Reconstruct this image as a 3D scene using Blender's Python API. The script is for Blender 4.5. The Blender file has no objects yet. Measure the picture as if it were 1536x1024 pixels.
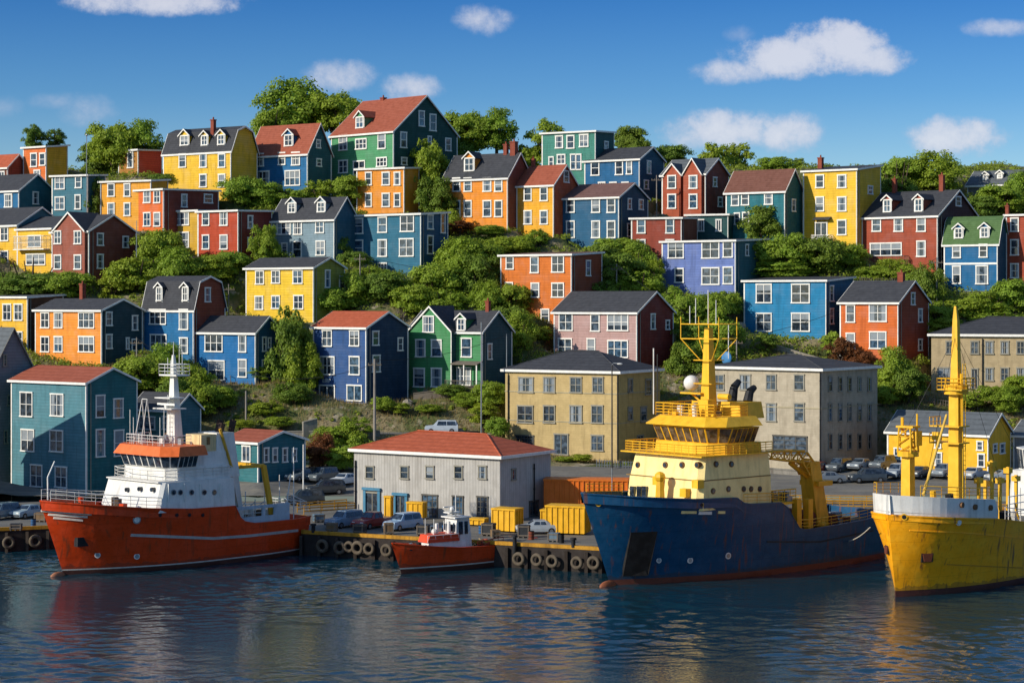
import bpy, math, random
import numpy as np
from mathutils import Vector, Matrix
random.seed(7); NR = np.random.default_rng(11)
sc = bpy.context.scene; COL = sc.collection
R = math.radians
# ---------------------------------------------------------------- camera, sky, sun
F, CH, HY, CX = 3000.0, 27.2, 450.0, 768.0          # focal length in px of a 1536 px wide frame, eye height, horizon row
cam = bpy.data.objects.new('camera', bpy.data.cameras.new('camera')); COL.objects.link(cam); sc.camera = cam
cam.location = (0, 0, CH); cam.rotation_euler = (R(90), 0, 0)
cam.data.sensor_width = 36; cam.data.lens = 36*F/1536; cam.data.shift_y = -(512-HY)/1536
cam.data.clip_start = 1; cam.data.clip_end = 9000
SV = Vector((-0.80, -0.42, 0.42)).normalized()
sun = bpy.data.objects.new('sun', bpy.data.lights.new('sun', 'SUN')); COL.objects.link(sun)
sun.data.energy = 4.2; sun.data.angle = R(0.5); sun.data.color = (1, .93, .82)
sun.rotation_euler = SV.to_track_quat('Z', 'Y').to_euler(); sun.location = (-200, -100, 150)
sc.view_settings.view_transform = 'Standard'; sc.view_settings.look = 'None'; sc.view_settings.gamma = 1; sc.view_settings.exposure = 0.12
W = bpy.data.worlds.new('World'); sc.world = W; W.use_nodes = True
nt = W.node_tree; N = nt.nodes; Lk = nt.links; N.clear()
def nd(t, **k):
    n = N.new(t)
    for a, b in k.items(): setattr(n, a, b)
    return n
def wm(op, a, b=None, c=None):
    n = nd('ShaderNodeMath', operation=op)
    for i, v in enumerate((a, b, c)):
        if v is None: continue
        if isinstance(v, (int, float)): n.inputs[i].default_value = v
        else: Lk.new(v, n.inputs[i])
    return n.outputs[0]
sky = nd('ShaderNodeTexSky', sky_type='NISHITA'); sky.sun_disc = False
sky.sun_elevation = math.asin(SV.z); sky.sun_rotation = math.atan2(SV.x, SV.y)
sky.air_density = 1.0; sky.dust_density = 0.3; sky.ozone_density = 3.0
tint = nd('ShaderNodeMix', data_type='RGBA', blend_type='MULTIPLY'); tint.inputs[0].default_value = 1
Lk.new(sky.outputs[0], tint.inputs[6]); tint.inputs[7].default_value = (.66, .86, 1.10, 1)
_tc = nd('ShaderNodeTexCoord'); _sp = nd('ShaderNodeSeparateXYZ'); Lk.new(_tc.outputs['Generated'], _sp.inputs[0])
grd = nd('ShaderNodeValToRGB'); Lk.new(_sp.outputs[2], grd.inputs[0]); _e = grd.color_ramp.elements; _e[0].position = .045; _e[0].color = (1.12, 1.08, 1.04, 1); _e[1].position = .60; _e[1].color = (1.75, 1.45, 1.25, 1)  # sky high above the frame brightened beyond natural, as added fill light
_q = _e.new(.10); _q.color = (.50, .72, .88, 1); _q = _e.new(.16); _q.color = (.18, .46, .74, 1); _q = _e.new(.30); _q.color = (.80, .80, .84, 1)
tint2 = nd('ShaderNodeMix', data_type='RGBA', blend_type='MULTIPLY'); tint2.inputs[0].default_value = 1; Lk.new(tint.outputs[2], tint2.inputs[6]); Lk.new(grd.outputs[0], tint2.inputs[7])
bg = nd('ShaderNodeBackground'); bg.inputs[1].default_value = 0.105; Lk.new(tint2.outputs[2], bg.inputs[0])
tc = nd('ShaderNodeTexCoord'); sep = nd('ShaderNodeSeparateXYZ'); Lk.new(tc.outputs['Generated'], sep.inputs[0])
yy = wm('MAXIMUM', sep.outputs[1], 0.05)
az = wm('DIVIDE', sep.outputs[0], yy); el = wm('DIVIDE', sep.outputs[2], yy)
cmb = nd('ShaderNodeCombineXYZ'); Lk.new(az, cmb.inputs[0]); Lk.new(el, cmb.inputs[1])
nz = nd('ShaderNodeTexNoise'); nz.inputs['Scale'].default_value = 55; nz.inputs['Detail'].default_value = 10; nz.inputs['Roughness'].default_value = .68
Lk.new(cmb.outputs[0], nz.inputs['Vector'])
nzo = wm('MULTIPLY', wm('SUBTRACT', nz.outputs[0], .5), 2.3)
dens = None
for (cx, cy, rx, ry, s) in [(1250,72,75,34,1.1),(1195,84,85,28,1.05),(1300,88,60,22,.9),(1100,108,55,17,.7),(1085,196,85,26,.85),(1180,198,52,27,.85),(1040,205,45,18,.6),
        (1435,205,66,27,.9),(512,116,48,22,.62),(615,132,46,18,.66),(724,30,38,20,.62),(235,4,120,17,.9),(130,165,42,22,.38),(85,152,40,12,.32),(1495,42,55,12,.5),(1110,52,22,12,.3),(8,160,26,16,.3)]:
    a = wm('DIVIDE', wm('SUBTRACT', az, (cx-CX)/F), rx*1.3/F); e = wm('DIVIDE', wm('SUBTRACT', el, (HY-cy)/F), ry*1.35/F)
    r2 = wm('ADD', wm('MULTIPLY', a, a), wm('MULTIPLY', e, e))
    v = wm('MULTIPLY', wm('MAXIMUM', wm('SUBTRACT', 1.0, wm('ADD', r2, wm('MULTIPLY', nzo, -.95))), 0.0), s)
    dens = v if dens is None else wm('MAXIMUM', dens, v)
mr = nd('ShaderNodeMapRange', interpolation_type='SMOOTHSTEP'); mr.inputs[1].default_value = 0.0; mr.inputs[2].default_value = .80
Lk.new(dens, mr.inputs[0])
front = wm('GREATER_THAN', sep.outputs[1], 0.2)
msk = wm('MULTIPLY', wm('MULTIPLY', mr.outputs[0], front), .78)
cr = nd('ShaderNodeValToRGB'); Lk.new(dens, cr.inputs[0])
cr.color_ramp.elements[0].position = .1; cr.color_ramp.elements[0].color = (.50, .56, .72, 1); cr.color_ramp.elements[1].position = 1.0; cr.color_ramp.elements[1].color = (.80, .80, .86, 1)
bg2 = nd('ShaderNodeBackground'); Lk.new(cr.outputs[0], bg2.inputs[0]); bg2.inputs[1].default_value = .9
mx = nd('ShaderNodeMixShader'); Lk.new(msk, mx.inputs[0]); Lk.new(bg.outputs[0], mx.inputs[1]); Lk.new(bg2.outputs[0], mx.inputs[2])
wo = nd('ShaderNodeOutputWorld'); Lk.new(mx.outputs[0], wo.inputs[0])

# ---------------------------------------------------------------- materials
def lin(h):
    h = h.lstrip('#'); c = [int(h[i:i+2], 16)/255 for i in (0, 2, 4)]
    return tuple((v/12.92 if v < .04045 else ((v+.055)/1.055)**2.4) for v in c) + (1,)
MATS = {}
def mat(name, hexc, rough=.6, kind='plain', metal=0, spec=.3, k=1.0, step=.3, dirt=.32, scale=1.2):
    if name in MATS: return MATS[name]
    m = bpy.data.materials.new(name); m.use_nodes = True; MATS[name] = m
    t = m.node_tree; n = t.nodes; l = t.links; b = n['Principled BSDF']
    c = lin(hexc) if isinstance(hexc, str) else hexc
    c = tuple(min(1, v*k) for v in c[:3]) + (1,)
    b.inputs['Roughness'].default_value = rough; b.inputs['Metallic'].default_value = metal
    b.inputs['Specular IOR Level'].default_value = spec
    co = n.new('ShaderNodeTexCoord')
    def noise(sc_, det=4, vec=None):
        q = n.new('ShaderNodeTexNoise'); q.inputs['Scale'].default_value = sc_; q.inputs['Detail'].default_value = det
        l.new(vec or co.outputs['Object'], q.inputs['Vector']); return q.outputs[0]
    def mth(op, a, b_=None):
        q = n.new('ShaderNodeMath'); q.operation = op
        for i, v in enumerate((a, b_)):
            if v is None: continue
            if isinstance(v, (int, float)): q.inputs[i].default_value = v
            else: l.new(v, q.inputs[i])
        return q.outputs[0]
    def mixc(f, a, c2, mode='MIX'):
        q = n.new('ShaderNodeMix'); q.data_type = 'RGBA'; q.blend_type = mode
        for i, v in ((0, f), (6, a), (7, c2)):
            if isinstance(v, (int, float)): q.inputs[i].default_value = v
            elif isinstance(v, tuple): q.inputs[i].default_value = v
            else: l.new(v, q.inputs[i])
        return q.outputs[2]
    def ramp(v, p0, p1):
        q = n.new('ShaderNodeMapRange'); q.interpolation_type = 'SMOOTHSTEP'; q.inputs[1].default_value = p0; q.inputs[2].default_value = p1
        l.new(v, q.inputs[0]); return q.outputs[0]
    sp = n.new('ShaderNodeSeparateXYZ'); l.new(co.outputs['Object'], sp.inputs[0])
    mp = n.new('ShaderNodeMapping'); l.new(co.outputs['Object'], mp.inputs[0]); mp.inputs['Scale'].default_value = (1.6, 1.6, .25)
    dk = (c[0]*.62, c[1]*.60, c[2]*.58, 1); lt = (min(1, c[0]*1.12+.01), min(1, c[1]*1.12+.01), min(1, c[2]*1.12+.01), 1)
    bump = None
    if kind in ('plain', 'siding', 'stone', 'vert', 'shingle', 'tile', 'paint'):
        base = mixc(ramp(noise(scale), .35, .7), c, lt)
        st = ramp(noise(1.0, 6, mp.outputs[0]), .48, .75)
        base = mixc(mth('MULTIPLY', st, dirt*1.6), base, dk)
        base = mixc(mth('MULTIPLY', ramp(noise(9, 5), .45, .8), dirt), base, dk)
        if kind == 'siding':
            fr = mth('FRACT', mth('DIVIDE', sp.outputs[2], step))
            ln = mth('GREATER_THAN', .17, fr)
            rown = n.new('ShaderNodeTexWhiteNoise'); rown.noise_dimensions = '1D'; l.new(mth('FLOOR', mth('DIVIDE', sp.outputs[2], step)), rown.inputs['W'])
            gy = (c[0]+c[1]+c[2])/3; fd = tuple(min(1, v*.80+gy*.22+.035) for v in c[:3])+(1,)
            base = mixc(mth('MULTIPLY', ramp(noise(.55, 9), .46, .66), .42), base, fd)
            mq = n.new('ShaderNodeMapping'); l.new(co.outputs['Object'], mq.inputs[0]); mq.inputs['Scale'].default_value = (2.8, 2.8, .22)
            base = mixc(mth('MULTIPLY', ramp(noise(1.0, 7, mq.outputs[0]), .60, .74), .5), base, (dk[0]*.6+.02, dk[1]*.6+.015, dk[2]*.6+.01, 1))
            base = mixc(mth('MULTIPLY', rown.outputs[0], .20), base, dk)
            base = mixc(mth('MULTIPLY', ln, .62), base, dk); bump = fr
        if kind == 'vert':
            fr = mth('FRACT', mth('DIVIDE', mth('ADD', sp.outputs[0], sp.outputs[1]), step)); base = mixc(mth('MULTIPLY', mth('GREATER_THAN', .2, fr), .5), base, dk); bump = fr
        if kind in ('shingle', 'tile'):
            fr = mth('FRACT', mth('DIVIDE', sp.outputs[2], step)); base = mixc(mth('MULTIPLY', mth('GREATER_THAN', .3, fr), .5), base, dk); bump = fr
            base = mixc(mth('MULTIPLY', ramp(noise(2.2, 8), .45, .75), .5), base, lt if kind == 'shingle' else dk)
        if kind == 'stone':
            v = n.new('ShaderNodeTexBrick'); v.inputs['Scale'].default_value = 1.0; v.inputs['Brick Width'].default_value = .8; v.inputs['Row Height'].default_value = .32; v.inputs['Mortar Size'].default_value = .02
            mm = n.new('ShaderNodeCombineXYZ'); l.new(mth('ADD', sp.outputs[0], sp.outputs[1]), mm.inputs[0]); l.new(sp.outputs[2], mm.inputs[1]); l.new(mm.outputs[0], v.inputs['Vector'])
            v.inputs['Color1'].default_value = (1, 1, 1, 1); v.inputs['Color2'].default_value = (.92, .92, .92, 1); v.inputs['Mortar'].default_value = (.84, .84, .84, 1)
            base = mixc(1.0, base, v.outputs[0], 'MULTIPLY')
        l.new(base, b.inputs['Base Color'])
        if bump is not None:
            bp = n.new('ShaderNodeBump'); bp.inputs['Strength'].default_value = .35; bp.inputs['Distance'].default_value = .05; l.new(bump, bp.inputs['Height']); l.new(bp.outputs[0], b.inputs['Normal'])
    elif kind == 'hull':
        base = mixc(ramp(noise(.7, 5), .35, .7), c, lt)
        mp.inputs['Scale'].default_value = (2.2, 2.2, .16)
        st = ramp(noise(1.0, 8, mp.outputs[0]), .56, .72)
        base = mixc(mth('MULTIPLY', st, .55*dirt/.25), base, (.16, .055, .02, 1))
        base = mixc(mth('MULTIPLY', ramp(noise(3, 8), .52, .75), .5), base, dk)
        fx = mth('FRACT', mth('DIVIDE', sp.outputs[0], 2.4)); fz = mth('FRACT', mth('DIVIDE', sp.outputs[2], 1.7))
        ln = mth('MAXIMUM', mth('GREATER_THAN', .02, fx), mth('GREATER_THAN', .03, fz))
        base = mixc(mth('MULTIPLY', ln, .4), base, dk)
        wl_ = mth('LESS_THAN', sp.outputs[2], mth('ADD', .35, mth('MULTIPLY', noise(1.4, 6), 1.1)))
        base = mixc(mth('MULTIPLY', wl_, .45), base, (.05, .04, .025, 1))
        l.new(base, b.inputs['Base Color'])
        bp = n.new('ShaderNodeBump'); bp.inputs['Strength'].default_value = .25; bp.inputs['Distance'].default_value = .3; l.new(noise(.6, 2), bp.inputs['Height']); l.new(bp.outputs[0], b.inputs['Normal'])
    elif kind == 'leaf':
        oi = n.new('ShaderNodeObjectInfo'); ge = n.new('ShaderNodeNewGeometry')
        base = mixc(ramp(noise(scale, 3, ge.outputs['Position']), .3, .7), dk, lt)
        base = mixc(mth('MULTIPLY', oi.outputs['Random'], .85), base, (c[0]*1.18, c[1]*.92, c[2]*.8, 1))
        base = mixc(mth('MULTIPLY', ge.outputs['Random Per Island'], .35), base, (c[0]*1.7, c[1]*1.6, c[2]*1.1, 1))
        l.new(base, b.inputs['Base Color'])
        tr = n.new('ShaderNodeBsdfTranslucent'); l.new(base, tr.inputs[0]); ms = n.new('ShaderNodeMixShader'); ms.inputs[0].default_value = .42
        l.new(b.outputs[0], ms.inputs[1]); l.new(tr.outputs[0], ms.inputs[2]); l.new(ms.outputs[0], n['Material Output'].inputs[0])
    elif kind == 'ground':
        g = co.outputs['Object']
        base = mixc(ramp(noise(.16, 6), .42, .62), (.075, .095, .022, 1), (.24, .19, .10, 1))
        base = mixc(ramp(noise(1.3, 6), .5, .7), base, (.08, .11, .025, 1))
        base = mixc(mth('MULTIPLY', ramp(noise(.5, 7), .58, .68), .8), base, (.36, .30, .21, 1))
        l.new(base, b.inputs['Base Color'])
        bp = n.new('ShaderNodeBump'); bp.inputs['Strength'].default_value = .8; bp.inputs['Distance'].default_value = .4; l.new(noise(1.5, 8), bp.inputs['Height']); l.new(bp.outputs[0], b.inputs['Normal'])
    elif kind == 'asphalt':
        base = mixc(ramp(noise(.25, 7), .4, .65), c, lt); base = mixc(mth('MULTIPLY', ramp(noise(2.5, 8), .5, .75), .7), base, dk)
        mp.inputs['Scale'].default_value = (.15, 1.5, 1); base = mixc(mth('MULTIPLY', ramp(noise(1, 6, mp.outputs[0]), .5, .62), .5), base, (c[0]*1.7, c[1]*1.6, c[2]*1.4, 1))
        l.new(base, b.inputs['Base Color'])
    elif kind == 'glass':
        b.inputs['Base Color'].default_value = c; b.inputs['Coat Weight'].default_value = .3
        oi = noise(1.7, 2); l.new(mixc(ramp(oi, .4, .62), c, (c[0]*2.4+.012, c[1]*2.4+.016, c[2]*2.4+.02, 1)), b.inputs['Base Color'])
    return m
def water_mat():
    m = bpy.data.materials.new('harbour_water'); m.use_nodes = True; t = m.node_tree; n = t.nodes; l = t.links; b = n['Principled BSDF']
    b.inputs['Base Color'].default_value = (.006, .034, .050, 1); b.inputs['Roughness'].default_value = .035; b.inputs['IOR'].default_value = 1.48
    co = n.new('ShaderNodeTexCoord'); prev = None
    for (sx, sy, s, dist, det) in ((2.0, 3.2, 1.0, .025, 2),):
        mp = n.new('ShaderNodeMapping'); mp.inputs['Scale'].default_value = (sx, sy, 1); mp.inputs['Rotation'].default_value = (0, 0, .12); l.new(co.outputs['Object'], mp.inputs[0])
        q = n.new('ShaderNodeTexNoise'); q.inputs['Scale'].default_value = s; q.inputs['Detail'].default_value = det; q.inputs['Roughness'].default_value = .6; l.new(mp.outputs[0], q.inputs['Vector'])
        bp = n.new('ShaderNodeBump'); bp.inputs['Strength'].default_value = 1; bp.inputs['Distance'].default_value = dist; l.new(q.outputs[0], bp.inputs['Height'])
        if prev: l.new(prev, bp.inputs['Normal'])
        prev = bp.outputs[0]
    l.new(prev, b.inputs['Normal']); return m

WHITE = mat('white_trim_paint', '#e6e2d6', .5, dirt=.18, scale=2)
PANE = [mat('window_glass_dark', (.012, .018, .026, 1), .12, 'glass', spec=.6), mat('window_glass_grey', (.03, .042, .055, 1), .12, 'glass', spec=.6), mat('window_glass_blue', (.022, .045, .07, 1), .1, 'glass', spec=.7)]
CURT = mat('curtain_cloth', '#868d90', .9)
GREYT = mat('grey_frame_paint', '#8d8878', .6)
DKR = mat('charcoal_shingles', '#3c3d40', .85, 'shingle', step=.35)
RUSTR = mat('rust_red_shingles', '#985038', .85, 'shingle', step=.35)
ROOFS = {'dk': DKR, 'rust': RUSTR, 'red': mat('orange_red_tiles', '#b15836', .75, 'tile', step=.32), 'brown': mat('brown_shingles', '#70483a', .85, 'shingle', step=.35),
         'green': mat('green_shingles', '#4e6a3c', .85, 'shingle', step=.35), 'mix': mat('weathered_reddish_shingles', '#6e5048', .85, 'shingle', step=.35), 'grey': mat('grey_felt', '#5b6062', .85, 'shingle', step=.6)}
BRICK = mat('chimney_brick', '#8a4430', .85, 'stone'); STONE = mat('rubble_stone', '#9a9080', .9, 'stone'); STEEL = mat('galvanised_steel', '#8d9294', .45, metal=.6)
WOOD = mat('weathered_wood', '#6f6558', .9, dirt=.5); DARK = mat('black_paint', '#191a1c', .6); RUBBER = mat('tyre_rubber', '#1c1b1a', .85)
CONC = mat('old_concrete', '#8f897c', .9, 'stone', dirt=.6)
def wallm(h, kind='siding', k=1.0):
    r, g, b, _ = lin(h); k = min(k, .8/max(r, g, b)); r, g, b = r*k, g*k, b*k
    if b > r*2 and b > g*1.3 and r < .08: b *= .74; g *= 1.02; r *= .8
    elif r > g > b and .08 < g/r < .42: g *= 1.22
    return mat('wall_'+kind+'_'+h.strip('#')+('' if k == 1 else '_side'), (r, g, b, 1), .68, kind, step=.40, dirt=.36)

# ---------------------------------------------------------------- mesh builder
class MB:
    def __init__(s): s.v = []; s.f = []; s.m = []
    def face(s, pts, mi=0):
        b = len(s.v); s.v += [tuple(p) for p in pts]; s.f.append(tuple(range(b, b+len(pts)))); s.m.append(mi)
    def hexa(s, p, mi=0):     # p: 4 bottom (ccw) + 4 top
        b = len(s.v); s.v += [tuple(q) for q in p]
        for q in ((0,3,2,1), (4,5,6,7), (0,1,5,4), (1,2,6,5), (2,3,7,6), (3,0,4,7)): s.f.append(tuple(b+i for i in q)); s.m.append(mi)
    def box(s, x0, x1, y0, y1, z0, z1, mi=0):
        s.hexa([(x0,y0,z0),(x1,y0,z0),(x1,y1,z0),(x0,y1,z0),(x0,y0,z1),(x1,y0,z1),(x1,y1,z1),(x0,y1,z1)], mi)
    def prism(s, bot, top, mi=0, cap=True):
        b = len(s.v); n = len(bot); s.v += [tuple(q) for q in bot] + [tuple(q) for q in top]
        for i in range(n): s.f.append((b+i, b+(i+1) % n, b+n+(i+1) % n, b+n+i)); s.m.append(mi)
        if cap: s.f.append(tuple(b+i for i in reversed(range(n)))); s.m.append(mi); s.f.append(tuple(b+n+i for i in range(n))); s.m.append(mi)
    def tube(s, a, c, r, r2=None, n=6, mi=0, cap=True):
        a = Vector(a); c = Vector(c); d = c-a
        if d.length < 1e-6: return
        r2 = r if r2 is None else r2; q = d.to_track_quat('Z', 'Y'); e = [(q @ Vector((math.cos(2*math.pi*i/n), math.sin(2*math.pi*i/n), 0))) for i in range(n)]
        s.prism([a+v*r for v in e], [c+v*r2 for v in e], mi, cap)
    def path(s, pts, r, n=5, mi=0):
        for a, b in zip(pts, pts[1:]): s.tube(a, b, r, n=n, mi=mi)
    def ball(s, c, r, nu=12, nv=8, mi=0, sq=(1, 1, 1)):
        b = len(s.v)
        for j in range(nv+1):
            for i in range(nu):
                t = math.pi*j/nv; p = 2*math.pi*i/nu; s.v.append((c[0]+r*sq[0]*math.sin(t)*math.cos(p), c[1]+r*sq[1]*math.sin(t)*math.sin(p), c[2]+r*sq[2]*math.cos(t)))
        for j in range(nv):
            for i in range(nu): s.f.append((b+j*nu+i, b+(j+1)*nu+i, b+(j+1)*nu+(i+1) % nu, b+j*nu+(i+1) % nu)); s.m.append(mi)
    def torus(s, c, R_, r, ax='y', nu=18, nv=8, mi=0):
        b = len(s.v)
        for i in range(nu):
            for j in range(nv):
                p = 2*math.pi*i/nu; t = 2*math.pi*j/nv; q = R_+r*math.cos(t); x, y, z = q*math.cos(p), r*math.sin(t), q*math.sin(p)
                if ax == 'x': x, y = y, x
                if ax == 'z': y, z = z, y
                s.v.append((c[0]+x, c[1]+y, c[2]+z))
        for i in range(nu):
            for j in range(nv): s.f.append((b+i*nv+j, b+((i+1) % nu)*nv+j, b+((i+1) % nu)*nv+(j+1) % nv, b+i*nv+(j+1) % nv)); s.m.append(mi)
    def build(s, name, mats, parent=None, smooth=False):
        me = bpy.data.meshes.new(name); me.from_pydata(s.v, [], s.f)
        for m in (mats if isinstance(mats, (list, tuple)) else [mats]): me.materials.append(m)
        me.polygons.foreach_set('material_index', s.m)
        if smooth: me.polygons.foreach_set('use_smooth', [True]*len(s.f))
        me.update(); o = bpy.data.objects.new(name, me); COL.objects.link(o); o.parent = parent; return o
def tag(o, label=None, cat=None, group=None, kind=None):
    for k_, v in (('label', label), ('category', cat), ('group', group), ('kind', kind)):
        if v: o[k_] = v
    return o
def empty(name, loc, rz=0):
    o = bpy.data.objects.new(name, None); o.empty_display_size = .3; COL.objects.link(o); o.location = loc; o.rotation_euler = (0, 0, rz); return o
def fixn(o):
    import bmesh
    b = bmesh.new(); b.from_mesh(o.data); bmesh.ops.recalc_face_normals(b, faces=b.faces); b.to_mesh(o.data); b.free(); return o

# ---------------------------------------------------------------- ground profile of the hill
PROF = [(150, 2.4), (240, 2.4), (268, 5.8), (277, 9.4), (284, 12.8), (303, 22.1), (322, 32.5), (342, 44.2), (357, 50.0), (372, 51.2), (400, 51), (480, 44), (700, 20), (4000, 0)]
def prof(y):
    return np.interp(y, [p[0] for p in PROF], [p[1] for p in PROF])
_d = np.linspace(200, 372, 1721); _py = HY + (CH-prof(_d))/_d*F
def D_of(py): return float(np.interp(-py, -_py, _d))
def ray(px, py): return Vector(((px-CX)/F, 1, (HY-py)/F))
def P(px, py, d): return Vector(((px-CX)/F*d, d, CH+(HY-py)/F*d))
PADS = []     # flattened rectangles: (root, rz, hw, hd, z)

# ---------------------------------------------------------------- windows
def window(root, side, a, z, w, h, off, style=None, fw=.17, frame=WHITE, arch=False):
    """side 'f': a is x on the plane y=off (front); side 's': a is y on the plane x=off (right side)."""
    def T(u, d, zz): return (a+u, off-d, zz) if side == 'f' else (off+d, a+u, zz)
    def bx(mb, u0, u1, d0, d1, z0, z1, mi=0):
        p = [T(u0, d1, z0), T(u1, d1, z0), T(u1, d0, z0), T(u0, d0, z0), T(u0, d1, z1), T(u1, d1, z1), T(u1, d0, z1), T(u0, d0, z1)]
        mb.hexa(p, mi)
    z0, z1 = z-h/2, z+h/2; q = w/2; f = MB(); frame = mat('dark_sash_paint', '#55524a', .6) if style == 'm' else frame; fw = min(fw, w*.24)
    bx(f, -q, -q+fw, -.05, .12, z0, z1); bx(f, q-fw, q, -.05, .12, z0, z1)
    bx(f, -q-.03, q+.03, -.05, .16, z1-fw*.9, z1+.05); bx(f, -q-.06, q+.06, -.05, .2, z0-.06, z0+fw*.75)
    st = style or ('t' if w/h > 1.25 else 'c' if w/h > .78 else 'd'); b = fw*.5
    if st in 'dct': bx(f, -q+fw, q-fw, 0, .085, z-b*.5, z+b*.5)
    if st == 'c': bx(f, -b*.6, b*.6, 0, .10, z0+fw*.7, z1-fw*.8)
    if st == 't':
        for e in (-w/6, w/6): bx(f, e-b*.7, e+b*.7, 0, .10, z0+fw*.7, z1-fw*.8)
    if st == 'm':    # industrial sash with many bars
        for e in (-w/6, w/6): bx(f, e-.04, e+.04, 0, .07, z0, z1)
        for e in (-h/4, 0, h/4): bx(f, -q+fw, q-fw, 0, .07, z+e-.04, z+e+.04)
    if st == 'D': bx(f, -b*.6, b*.6, 0, .10, z0+fw*.7, z1-fw*.8)
    fo = f.build('door' if st == 'D' else 'window', frame, root)
    p = MB(); gi = random.choice((0, 0, 1, 1, 2))
    p.face([T(-q+fw*.5, .03, z0), T(q-fw*.5, .03, z0), T(q-fw*.5, .03, z1-.02), T(-q+fw*.5, .03, z1-.02)])
    if side == 's': p.f[-1] = tuple(p.f[-1])
    if st in 'dct' and random.random() < .4:
        iw = q-fw; kz = random.choice((z, z0+h*.3, z1-h*.35)); 
        if random.random() < .5: cs = ((-iw, -iw*.45, z0), (iw*.45, iw, z0))
        else: cs = ((-iw, iw, kz),)
        for u0, u1, zb in cs: p.face([T(u0, .038, zb), T(u1, .038, zb), T(u1, .038, z1-.04), T(u0, .038, z1-.04)], 1)
    p.build('pane', [PANE[gi], CURT], fo)
    return fo

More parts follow.
